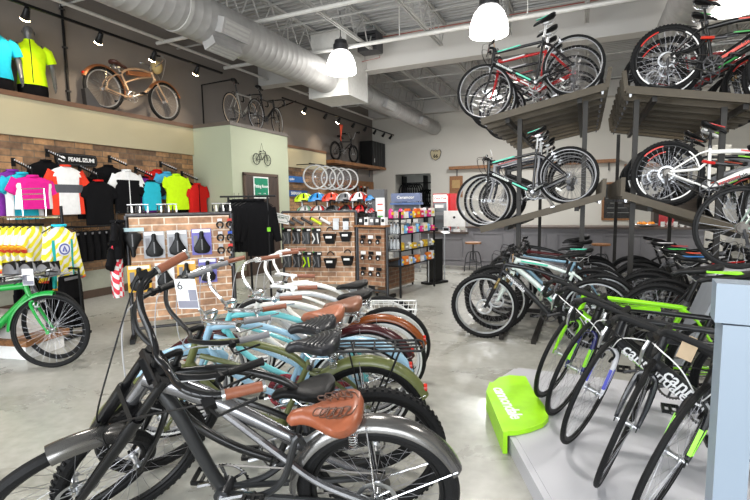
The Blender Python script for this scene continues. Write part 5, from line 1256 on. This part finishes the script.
for i,(c,c2,l) in enumerate([('e6e6e4','8fbfa0','white with green flecks'),('e6e6e6','c8262a','white and red'),('1d1d1f','7a7a7c','black'),('2a2a2c','b02020','black and red'),('cf1f22','151515','bright red'),('d6222a','e6e6e6','red and white')]):
    helmet(l+' helmet in the lower row on the helmet stand',HW(-.50+i*.245,1.345),a2+R(200),c,c2,s=.95)
# sunglasses tower
t=thing('sunglasses_tower','tall black sunglasses tower with a white card panel','display stand',(-3.20,7.25,0),R(10))
b=MB(); b.box((0,0,.86),(.30,.22,1.72)); b.build('tower_body',mat('tower_grey',(.05,.05,.055),.4),t,smooth=False)
for k in range(8):
    for x in(-.12,): 
        b=MB(); b.ring((x-.035,-.13,.98+k*.075),.024,.004,14,5); b.ring((x+.03,-.13,.98+k*.075),.024,.004,14,5); b.tube([(x-.011,-.13,.98+k*.075),(x+.006,-.13,.98+k*.075)],.003,4); b.build('sunglasses',ALU if k%2 else BLK,t)
b=MB(); b.box((.08,-.13,1.27),(.15,.02,.62)); pn=b.build('card_panel',WHT,t,smooth=False)
for k,c in enumerate(('d83a2a','e08a2a','5bbf3a','8a8a8a','d83a2a')): b=MB(); b.box((.08,-.142,1.47-k*.10),(.09,.003,.022)); b.build('lens_swatch',paint(c,.4),pn,smooth=False)
# low brick end unit with hanging packs and a rail of boxes on top
g3,W3,a3,L3=gondola('display_gondola','lower dark brick panel with black packs right of the accessories panel',(-3.28,6.66),(-2.76,6.60),1.12,mt=BRT2)
b=MB(); b.box((L3/2,0,1.14),(L3+.05,.24,.03)); b.build('top_shelf',WOOD,g3,smooth=False)
for i in range(9):
    r_,c_=divmod(i,3); p=W3(.13+c_*.14,-.07,.92-r_*.25)
    t=thing('light_pack','small black and white carded light on the lower dark brick panel','packaged accessory',p,a3,'carded lights on the low brick panel')
    b=MB(); b.box((0,0,.05),(.09,.006,.05)); b.build('hang_card',WHT if i%2 else BLK,t); b=MB(); b.ell((0,-.03,-.02),(.035,.03,.045),10,6); b.build('lamp_body',BLK,t); b=MB(); b.ell((.015,-.055,-.03),(.016,.012,.016),8,5); b.build('lens',paint('d8d8dc',.2),t)
for i in range(5):
    p=W3(.08+i*.10,0,1.155); t=thing('small_carton','small grey carton standing on the shelf above the dark brick panel','box',p,a3,'cartons on the low brick panel')
    b=MB(); b.box((0,0,.06),(.07,.10,.12)); b.build('carton',[STL,WHT,GRYP][i%3],t,smooth=False); b=MB(); b.box((0,-.051,.07),(.05,.002,.05)); b.build('carton_label',WHT if i%3!=1 else BLK,t,smooth=False)
# nutrition shelves
t=thing('nutrition_shelves','open shelf unit of colourful snack packets with a brick base','shelf unit',(-2.74,6.74,0),math.atan2(1.2,.2))
LN=1.22; ns=t
b=MB(); b.box((LN/2,.30,.30),(LN,.06,.50)); b.build('brick_base',BRT2,t,smooth=False)
for x in(0.02,LN-.02):
    for y in(-.14,.30): b=MB(); b.cyl((x,y,0),(x,y,1.36 if y<0 else 1.36),.018,seg=10); b.build('post',BLK,t)
ZS=(.50,.74,1.0,1.24)
for z in ZS: b=MB(); b.box((LN/2,.08,z),(LN,.48,.02)); b.build('shelf',BLK,t,smooth=False)
an=math.atan2(1.2,.2); 
def WN(x,y,z): return (-2.74+x*math.cos(an)-y*math.sin(an),6.74+x*math.sin(an)+y*math.cos(an),z)
pal=[['3f63c9','d8d8e0','e8c21e','e8308a','e86a2a','e8e4da','d02a5a'],['e8328a','9fd02a','e8e0d0','e83a3a','6fb0e0','e8c832'],['d8b84a','c9a02a','bcbcb4','8a8a86','e0d0a0','d8d8d8'],['6a90c0','e8e8ea','e07a2a','9fc0e0','d8d8dc','c83a3a']]
nlab={0:'bottom shelf',1:'second shelf',2:'third shelf',3:'top shelf'}
rr=random.Random(11)
for s_,z in enumerate(ZS):
    P=pal[3-s_]
    for i in range(9):
        x=.08+i*.132; h=rr.uniform(.08,.14) if s_<3 else rr.uniform(.09,.17); c=P[(i*2+s_)%len(P)]
        for row in ((-.12,0.06) if s_>=2 else (-.12,)):
            o=thing('snack_packet','colourful snack packet on the '+nlab[s_]+' of the nutrition unit','packet',WN(x,row,z+.011),an+rr.uniform(-.2,.2),'snack packets on the '+nlab[s_])
            b=MB()
            if (i+s_)%3==0: b.lathe([(.035,0),(.038,.01),(.038,h*.8),(.02,h*.92),(.02,h)],(0,0,0),12)
            else: b.box((0,0,h/2),(.105,.07,h),taper=.92)
            b.build('packet_body',paint(c,.4),o); b=MB(); b.box((0,-.038,h*.5),(.06,.003,h*.3)); b.build('packet_label',WHT if i%2 else paint('e8d040',.5),o)
for i in range(8):
    o=thing('bottle','small clear bottle at the left end of the nutrition unit','bottle',WN(-.06,-.15+.06*(i%4),(.78 if i<4 else 1.02)),an,'bottles at the end of the nutrition unit')
    b=MB(); b.lathe([(.022,0),(.026,.02),(.026,.10),(.012,.13),(.012,.16)],(0,0,0),10); b.build('bottle_body',mat('clear_bottle',(.6,.63,.66),.1,trans=.5),o); b=MB(); b.lathe([(.014,.155),(.014,.18)],(0,0,0),10); b.build('cap',BLK,o)
b=MB(); b.box((-.06,.0,.76),(.08,.34,.015)); b.box((-.06,0,1.005),(.08,.34,.015)); b.build('end_tray',ALU,ns)
# banner posts at its right
t=thing('floor_banner','black roll-up banner with silver posts right of the nutrition unit','banner',(-2.50,8.25,0),R(60))
b=MB(); b.box((0,0,.42),(.36,.05,.80)); b.build('banner_panel',BLK,t,smooth=False)
for x in(-.2,.2): b=MB(); b.cyl((x,-.05,0),(x,-.05,.92),.012); b.build('post',ALU,t)
b=MB(); b.box((.2,-.07,.93),(.16,.10,.012),Matrix.Rotation(.3,3,'X')); b.build('leaflet_tray',WHT,t); b=MB(); b.box((-.02,-.02,.02),(.5,.2,.04)); b.build('base',BLK,t)
# blue headed display tower
t=thing('blue_display_tower','display tower with a blue-grey header behind the snack shelves','display stand',(-3.50,9.5,0),R(12))
hb_=mat('slate_blue_header',(.16,.20,.34),.5)
b=MB(); b.box((0,0,1.60),(.62,.36,.18)); b.build('header',hb_,t,smooth=False); b=MB(); b.box((0,-.002,1.47),(.66,.40,.05)); b.build('header_lip',paint('5a74a8',.5),t,smooth=False)
text('Ceramcor',.09,sgw,basis((-.19,-.183,1.60),(1,0,0),(0,-1,0)),t,bold=.002)
for x in(-.29,.29):
    b=MB(); b.cyl((x,-.1,0),(x,-.1,1.5),.015); b.build('post',ALU,t)
b=MB(); b.box((0,.1,.75),(.58,.02,1.4)); b.build('back_panel',paint('9a9ca2',.5),t,smooth=False)
for z in(1.05,.6): b=MB(); b.box((0,0,z),(.58,.3,.02)); b.build('shelf',ALU,t,smooth=False)
for i in range(4):
    o=thing('white_carton',"white carton on the blue-headed tower's upper shelf",'box',(-3.50+(-.2+.13*i)*math.cos(R(12)),9.5+(-.2+.13*i)*math.sin(R(12))-.02,1.062),R(12),'cartons on the blue-headed tower')
    b=MB(); b.box((0,0,.13),(.10,.12,.26)); b.build('carton',WHT,o,smooth=False); b=MB(); b.box((0,-.061,.15),(.07,.002,.08)); b.build('carton_print',GRYP,o,smooth=False)
# ================================================================ BACK OF THE SHOP
t=thing('service_desk','long grey panelled service counter with a dark top across the back','counter',(0,0,0))
def panelled(x0,x1,z,par,nm):
    b=MB(); b.box(((x0+x1)/2,11.05,z/2),(x1-x0,.70,z)); o=b.build(nm,GREYP,par,smooth=False)
    n=max(1,round((x1-x0)/.95)); w=(x1-x0)/n; b=MB()
    for i in range(n):
        a=x0+i*w+.12; c=x0+(i+1)*w-.12
        for q in (((a,10.69,.14),(c,10.69,.14)),((a,10.69,z-.12),(c,10.69,z-.12)),((a,10.69,.14),(a,10.69,z-.12)),((c,10.69,.14),(c,10.69,z-.12))): b.bar(q[0],q[1],.025,.025,up=(0,1,0))
    b.box(((x0+x1)/2,10.688,.05),(x1-x0,.03,.10)); b.build('panel_moulding',GREYP,o,smooth=False)
panelled(-4.3,-2.46,.75,t,'low_desk'); panelled(-2.46,2.1,.885,t,'high_bar')
dt=wood_mat('dark_counter_top',(.045,.03,.025),(.09,.06,.045),(1,8,8),.4)
b=MB(); b.box((-3.38,11.03,.77),(1.9,.80,.04)); b.build('desk_top',dt,t,smooth=False); b=MB(); b.box((-.18,11.03,.905),(4.62,.80,.04)); b.build('bar_top',dt,t,smooth=False)
def stool(label,x,y):
    t=thing('bar_stool',label,'stool',(x,y,0)); b=MB(); b.lathe([(.0,.59),(.17,.59),(.175,.605),(.17,.625),(.0,.63)],(0,0,0),24); b.build('seat',WOOD,t)
    b=MB(); b.cyl((0,0,.22),(0,0,.60),.018); b.ring((0,0,.24),.05,.01,16,6,ax='z'); b.build('screw_post',STL,t)
    for k in range(4):
        a=k*math.pi/2+.6; c,s=math.cos(a),math.sin(a); b=MB(); b.curve([(0.02*c,.02*s,.42),(.12*c,.12*s,.40),(.17*c,.17*s,.26),(.20*c,.20*s,0)],.011,6,5); b.build('leg',STL,t)
    b=MB(); b.ring((0,0,.17),.175,.009,28,6,ax='z'); b.build('foot_ring',STL,t)
stool('round wooden-seated metal stool at the low end of the counter',-2.16,9.95)
stool('round wooden-seated metal stool seen through the gap between the racks',.32,10.15)
t=thing('desktop_computer','white and silver desktop computer seen from behind on the service desk','computer',(-2.84,10.98,.79),R(6))
b=MB(); b.box((0,0,.30),(.50,.03,.38)); b.build('screen_back',WHT,t); b=MB(); b.lathe([(.0,-.0),(.03,.0),(.03,.004),(.0,.004)],(0,0,0),16,'y'); b.v=[v+Vector((0,-.021,.33)) for v in b.v]; b.build('round_mark',BLK,t)
b=MB(); b.bar((0,.02,.0),(0,-.0,.2),.16,.012,up=(0,1,0)); b.box((0,.02,.004),(.18,.18,.008)); b.build('stand',ALU,t)
t=thing('card_terminal','small black and white card terminal in front of the computer','terminal',(-2.98,10.78,.79),R(10)); b=MB(); b.box((0,0,.05),(.16,.08,.10)); b.build('terminal_body',ALU,t); b=MB(); b.box((0,-.042,.055),(.12,.004,.06)); b.build('terminal_screen',BLK,t)
t=thing('desk_phone','small white device with a handset on the service desk','phone',(-2.72,10.80,.79)); b=MB(); b.box((0,0,.03),(.16,.12,.06)); b.build('phone_base',WHT,t); b=MB(); b.tube([(-.02,-.03,.06),(.0,-.05,.17),(.03,-.03,.19)],.02,8); b.build('handset',WHT,t)
t=thing('bud_vase','thin grey post beside the computer on the counter end','vase',(-2.50,10.85,.79)); b=MB(); b.lathe([(.04,0),(.03,.02),(.025,.28),(.03,.30)],(0,0,0),12); b.build('vase_body',ALU,t); b=MB(); b.ring((0,0,.30),.028,.004,14,5,ax='z'); b.build('vase_rim',CHR,t)
for i in range(5):
    t=thing('counter_item','small dark item scattered along the low service desk','clutter',(-3.95+i*.17,10.85+.05*(i%2),.79),i*.7,'small items on the low service desk'); b=MB(); b.box((0,0,.04),(.10,.08,.08)); b.build('item_body',[STL,WHT,BLK,GRYP,STL][i],t); b=MB(); b.box((0,0,.085),(.06,.04,.012)); b.build('item_top',[WHT,STL,ALU,BLK,paint('b02a2a')][i],t)
# red drinks fridge
t=thing('drinks_fridge','tall red drinks fridge with a lit white front behind the counter','fridge',(-3.98,14.0,0),R(4)); rf=paint('b3161c',.35)
b=MB(); b.box((0,.0,.87),(.48,.6,1.74)); b.box((.33,.05,.87),(.2,.5,1.74)); b.build('fridge_body',rf,t,smooth=False)
b=MB(); b.box((-.02,-.31,1.60),(.40,.02,.22)); hdr=b.build('lit_header',mat('lit_header',(.9,.88,.84),.4,emit=(1,.97,.9,.25)),t,smooth=False)
text('Coca-Cola',.085,rf,basis((-.02,-.322,1.60),(1,0,0),(0,-1,0)),hdr,align='CENTER',shear=.3,bold=.002)
b=MB(); b.box((-.02,-.31,.86),(.40,.02,1.2)); b.build('glass_door',mat('fridge_glass',(.10,.11,.12),.1),t,smooth=False)
b=MB(); b.box((.2,-.315,.95),(.035,.03,1.45)); b.build('door_edge',WHT,t,smooth=False)
for k in range(3): b=MB(); b.box((-.04,-.325,1.36-k*.22),(.26,.012,.10)); b.build('bottle_row',[WHT,GRYP,STL][k],t,smooth=False)
b=MB(); b.box((.33,-.202,1.1),(.14,.01,.12)); b.build('side_notice',GRYP,t,smooth=False)
# wooden wall shelves
def wshelf(label,x0,x1,z):
    t=thing('wall_shelf',label,'shelf',(x0,17.35,z)); b=MB(); b.box(((x1-x0)/2,0,0),(x1-x0,.3,.11)); b.build('board',WOOD,t,smooth=False)
    for x in(.25,(x1-x0)-.3): b=MB(); b.tube([(x,.1,-.3),(x,.1,-.06),(x,-.1,-.06)],.02,6); b.build('bracket',STL,t)
wshelf('long brown wooden shelf on the back wall behind the left rack',-4.66,1.0,2.74)
wshelf('brown wooden shelf on the back wall behind the right rack',1.15,3.6,2.55)
t=thing('chalkboard','black chalkboard in a wooden frame on the back wall between the racks','board',(1.0,17.48,1.42)); b=MB(); b.box((0,0,0),(.82,.04,1.15)); b.build('board_face',mat('chalk_black',(.025,.025,.025),.8,var=.6,scale=30),t,smooth=False)
for q in ((0,.60,.94,.07),(0,-.60,.94,.07)): b=MB(); b.box((q[0],-.02,q[1]),(q[2],.05,q[3])); b.build('frame_rail',WOOD,t,smooth=False)
for x in(-.44,.44): b=MB(); b.box((x,-.02,0),(.07,.05,1.2)); b.build('frame_stile',WOOD,t,smooth=False)
for k in range(6): b=MB(); b.box((-.02+.05*(k%2),-.022,.42-k*.16),(.5+.08*(k%3),.004,.018)); b.build('chalk_line',paint('8a8a88',.9),t,smooth=False)
t=thing('wooden_notice_board','brown wooden board on the back wall partly hidden by the front wheels','board',(-4.45,17.48,2.05)); b=MB(); b.box((0,0,0),(.5,.04,.8)); b.build('board_face',WOOD,t); b=MB(); b.box((0,-.03,.1),(.3,.01,.3)); b.build('notice',paint('b09060',.7),t)
# route shield
t=thing('route_sign','small cream and black route shield sign above the storeroom doorway','sign',(-5.24,17.47,3.28)); sh=[(-.17,.20),(-.06,.17),(0,.20),(.06,.17),(.17,.20),(.22,.10),(.19,-.05),(.14,-.14),(0,-.22),(-.14,-.14),(-.19,-.05),(-.22,.10)]
b=MB(); b.prism([(x*1.0,z*1.0) for x,z in sh],-.02,.0); b.build('shield_rim',STL,t); b=MB(); b.prism([(x*.9,z*.9) for x,z in sh],-.026,-.02); b.build('shield_face',paint('b9ad8c',.6),t)
text('66',.19,BLK,basis((0,-.028,-.05),(1,0,0),(0,-1,0)),t,align='CENTER',bold=.006); text('ROUTE',.06,BLK,basis((0,-.028,.13),(1,0,0),(0,-1,0)),t,align='CENTER')
# wooden shelf on the far left wall, small bike and black case on it
t=thing('wall_shelf','brown wooden shelf high on the far left wall carrying a small bike','shelf',(-7.6,15.35,2.84)); b=MB(); b.box((0,0,0),(.60,4.25,.10)); b.build('board',WOOD,t,smooth=False)
for y in(-1.2,0.6,1.7): b=MB(); b.tube([(-.25,y,-.32),(-.25,y,-.06),(.2,y,-.06)],.018,6); b.build('bracket',STL,t)
bicycle('small black full-suspension bike standing on the wooden shelf of the far left wall','bmx',(-7.55,13.75,2.90),88,col='1a1a1c',right=True,rim=BLK,spk=STL,name='small_bike').scale=(1.35,1.2,1.25)
t=thing('equipment_case','large black ribbed case on the end of the far wooden shelf','case',(-7.55,16.75,2.89)); b=MB(); b.box((0,0,.46),(.5,1.25,.92)); b.build('case_body',BLK,t,smooth=False)
b=MB(); [b.box((.255,-.5+.25*k,.46),(.02,.03,.88)) for k in range(5)]; b.build('ribs',STL,t,smooth=False); b=MB(); b.box((.26,-.45,.2),(.02,.06,.14)); b.build('case_tag',paint('b0b0b0'),t)
# slat wall with parts under the shelf
b=MB(); b.box((-7.82,15.35,1.75),(.06,3.9,1.15)); struct(b.build('wall_slatboard',wood_mat('rust_slatwall',(.16,.065,.02),(.30,.13,.045),(8,1,3)),smooth=False))
rr=random.Random(5)
for i in range(22):
    y=13.6+.16*(i%11)*1.9; z=2.05-.42*(i//11); t=thing('spare_part_pack','small dark packaged part hung on the wooden slat wall at the back left','packaged part',(-7.76,y,z),0,'parts on the far slat wall')
    b=MB(); b.box((.02,0,.05),(.01,.14,.06)); b.build('hang_card',[WHT,STL,paint('c8432a')][i%3],t,smooth=False); b=MB(); b.ell((.04,0,-.06),(.035,.06,.09),8,6); b.build('part_body',[BLK,GRYP,BLK][i%3],t)
t=thing('parts_rail','black rail of hanging inner tubes and tools below the slat wall','rail',(-7.7,15.3,1.1)); b=MB(); b.box((0,0,0),(.3,3.8,.04)); b.build('shelf',BLK,t)
for k in range(10): b=MB(); b.ring((.05,-1.6+.35*k,-.25),.12,.025,16,6); b.build('coiled_tube',BLK,t)
# hanging white rimmed wheels
for i in range(5):
    t=thing('bicycle_wheel','white rimmed wheel hanging in the row from the far soffit','wheel',(-7.05,11.6+i*.50,2.26),R(35),group='white rimmed wheels hanging in a row')
    b=MB(); b.ring((0,0,0),.33,.016,40,6); b.build('rim',WHT,t); b=MB(); b.ring((0,0,0),.35,.012,40,6); b.build('tire',paint('c9c9c9',.6),t); spokes_mb((0,0,0),.32,20,.0025).build('spokes',SPK,t)
    b=MB(); b.lathe([(.02,-.04),(.025,0),(.02,.04)],(0,0,0),10,'y'); b.build('hub',ALU,t)
t=thing('wheel_hanging_bar','black bar carrying the row of white rimmed wheels','rail',(-7.05,12.6,2.62)); b=MB(); b.cyl((0,-1.3,0),(0,1.4,0),.018); b.build('bar',BLK,t)
for y in (-1.1,1.2): b=MB(); b.tube([(0,y,0),(-.8,y,0)],.014,6); b.build('bracket',BLK,t)
# signs on the far brick: spokes sign, two blue signs
def wsign(name,label,y,z,w,h,m,txt=None,tm=None,ts=.1,x=-7.56):
    t=thing(name,label,'sign',(x,y,z)); b=MB(); b.box((0,0,0),(.03,w,h)); b.build('sign_board',m,t,smooth=False); b=MB(); b.box((.002,0,0),(.03,w*.96,h*.86)); b.build('sign_face',m,t,smooth=False)
    if txt: text(txt,ts,tm,basis((.02,0,0),(0,1,0),(1,0,0)),t,align='CENTER',bold=.003)
wsign('grey_sign','grey sign with dark lettering on the far brick wall above the lime helmet',10.2,1.96,.85,.24,paint('8a8a84',.6),'SPIDERS',BLK,.17)
bl=paint('2f6fb8',.5)
wsign('blue_sign','long blue sign on the far brick wall, upper of two',11.15,2.20,1.35,.17,bl,'cycling',sgw,.09)
wsign('blue_sign','dark blue sign with white marks, lower of two on the far brick wall',11.35,1.80,1.2,.17,paint('244f8e',.5),'SHIMANO',sgw,.12)
# storeroom contents
t=thing('storeroom_shelving','black shelving full of tyres seen through the storeroom doorway','shelf unit',(-6.35,19.0,0))
for x in(-.75,.2,1.0): b=MB(); b.box((x,0,1.3),(.05,.5,2.6)); b.build('upright',BLK,t)
for z in(.5,1.1,1.7,2.3): b=MB(); b.box((.12,0,z),(1.8,.5,.04)); b.build('shelf',BLK,t)
for i in range(16):
    o=thing('bicycle_tyre','black tyre hanging in the storeroom','tyre',(-7.0+.10*(i%8)+.9*(i//8)*.9,18.6,2.25-.25*(i//8)),R(80),group='tyres in the storeroom'); b=MB(); b.ring((0,0,-.33),.32,.025,28,6); b.build('tire',RUB,o); b=MB(); b.ring((0,0,-.33),.29,.008,28,5); b.build('bead',STL,o)
for i in range(6):
    o=thing('parts_bin','dark parts bin on the storeroom shelving','box',(-6.9+.28*i,18.95,1.12),0,group='bins on the storeroom shelving'); b=MB(); b.box((0,0,.12),(.22,.3,.24)); b.build('bin',[STL,GRYP,BLK][i%3],o); b=MB(); b.box((0,-.152,.12),(.1,.004,.08)); b.build('bin_label',WHT,o)
# fruit and cups behind the right rack
t=thing('fruit_bowl','flat bowl of oranges on the counter behind the right rack','bowl',(1.15,10.95,.925)); b=MB(); b.lathe([(.06,0),(.20,.03),(.22,.05),(.20,.045),(.05,.01)],(0,0,0),20); b.build('bowl_body',WHT,t); b=MB(); b.ring((0,0,.05),.215,.006,24,5,ax='z'); b.build('bowl_rim',ALU,t)
for i in range(8):
    o=thing('orange','orange in the flat bowl on the counter behind the right rack','fruit',(1.15+.12*math.cos(i*.9),10.95+.10*math.sin(i*.9),.985),0,'oranges in the bowl'); b=MB(); b.ell((0,0,0),(.045,.045,.043),14,8); b.build('fruit_skin',paint('e08a1c',.5),o); b=MB(); b.ell((0,0,.043),(.005,.005,.004),6,4); b.build('stem_end',paint('3a5a1c',.6),o)
for i in range(5):
    o=thing('mug','white mug on the counter right of the bowl of oranges','mug',(1.45+.11*i,10.95,.925),0,'mugs on the counter'); b=MB(); b.lathe([(.035,0),(.038,.10),(.033,.10),(.03,.01)],(0,0,0),14); b.build('mug_body',WHT,o); b=MB(); b.ring((.045,0,.05),.022,.006,12,5); b.build('handle',WHT,o)
b=MB(); b.box((2.35,11.2,1.25),(.35,.35,2.5)); struct(b.build('wall_pillar',LGREY,smooth=False))
t=thing('dark_wardrobe','tall dark cabinet with a red box beside the counter, behind the right rack','cabinet',(1.9,12.6,0)); b=MB(); b.box((0,0,.8),(.9,.5,1.6)); b.build('cabinet_body',wood_mat('dark_cab',(.02,.015,.012),(.05,.035,.025)),t); b=MB(); b.box((-.2,-.26,1.0),(.3,.03,.6)); b.build('door',rf,t)
# ================================================================ CAMERA & LIGHT
f,p,r,y=465.95,-.10122,-.016065,-.4224
cy,sy=math.cos(y),math.sin(y)
F=Vector((sy*math.cos(p),cy*math.cos(p),math.sin(p))); rt=Vector((cy,-sy,0)); up=rt.cross(F)
c,s=math.cos(r),math.sin(r); RT=c*rt+s*up; UP=-s*rt+c*up
cam=bpy.data.cameras.new('camera'); co=bpy.data.objects.new('camera',cam); COL.objects.link(co)
cam.sensor_width=36; cam.lens=36*f/750; cam.clip_start=.05; cam.clip_end=100
co.matrix_world=Matrix(((RT.x,UP.x,-F.x,0),(RT.y,UP.y,-F.y,0),(RT.z,UP.z,-F.z,1.5),(0,0,0,1)))
S.camera=co
w=bpy.data.worlds.new('sky'); S.world=w; w.use_nodes=True; nt=w.node_tree
bg=nt.nodes['Background']; bg.inputs['Color'].default_value=(.80,.90,1,1); bg.inputs['Strength'].default_value=.7
def area(loc,size,sy_,en,col,rot):
    l=bpy.data.lights.new('window_daylight','AREA'); l.shape='RECTANGLE'; l.size=size; l.size_y=sy_; l.energy=en; l.color=col
    o=bpy.data.objects.new('window_daylight',l); COL.objects.link(o); o.location=loc; o.rotation_euler=rot; return o
for x in (-6.5,-3.85,-1.15,1.55,4.15):
    area((x,-3.8,2.0),2.3,3.3,140,(.93,.97,1),(R(90),0,0))
S.view_settings.view_transform='Standard'; S.view_settings.look='None'; S.view_settings.exposure=0.55; S.view_settings.gamma=1; S.view_settings.use_curve_mapping=False
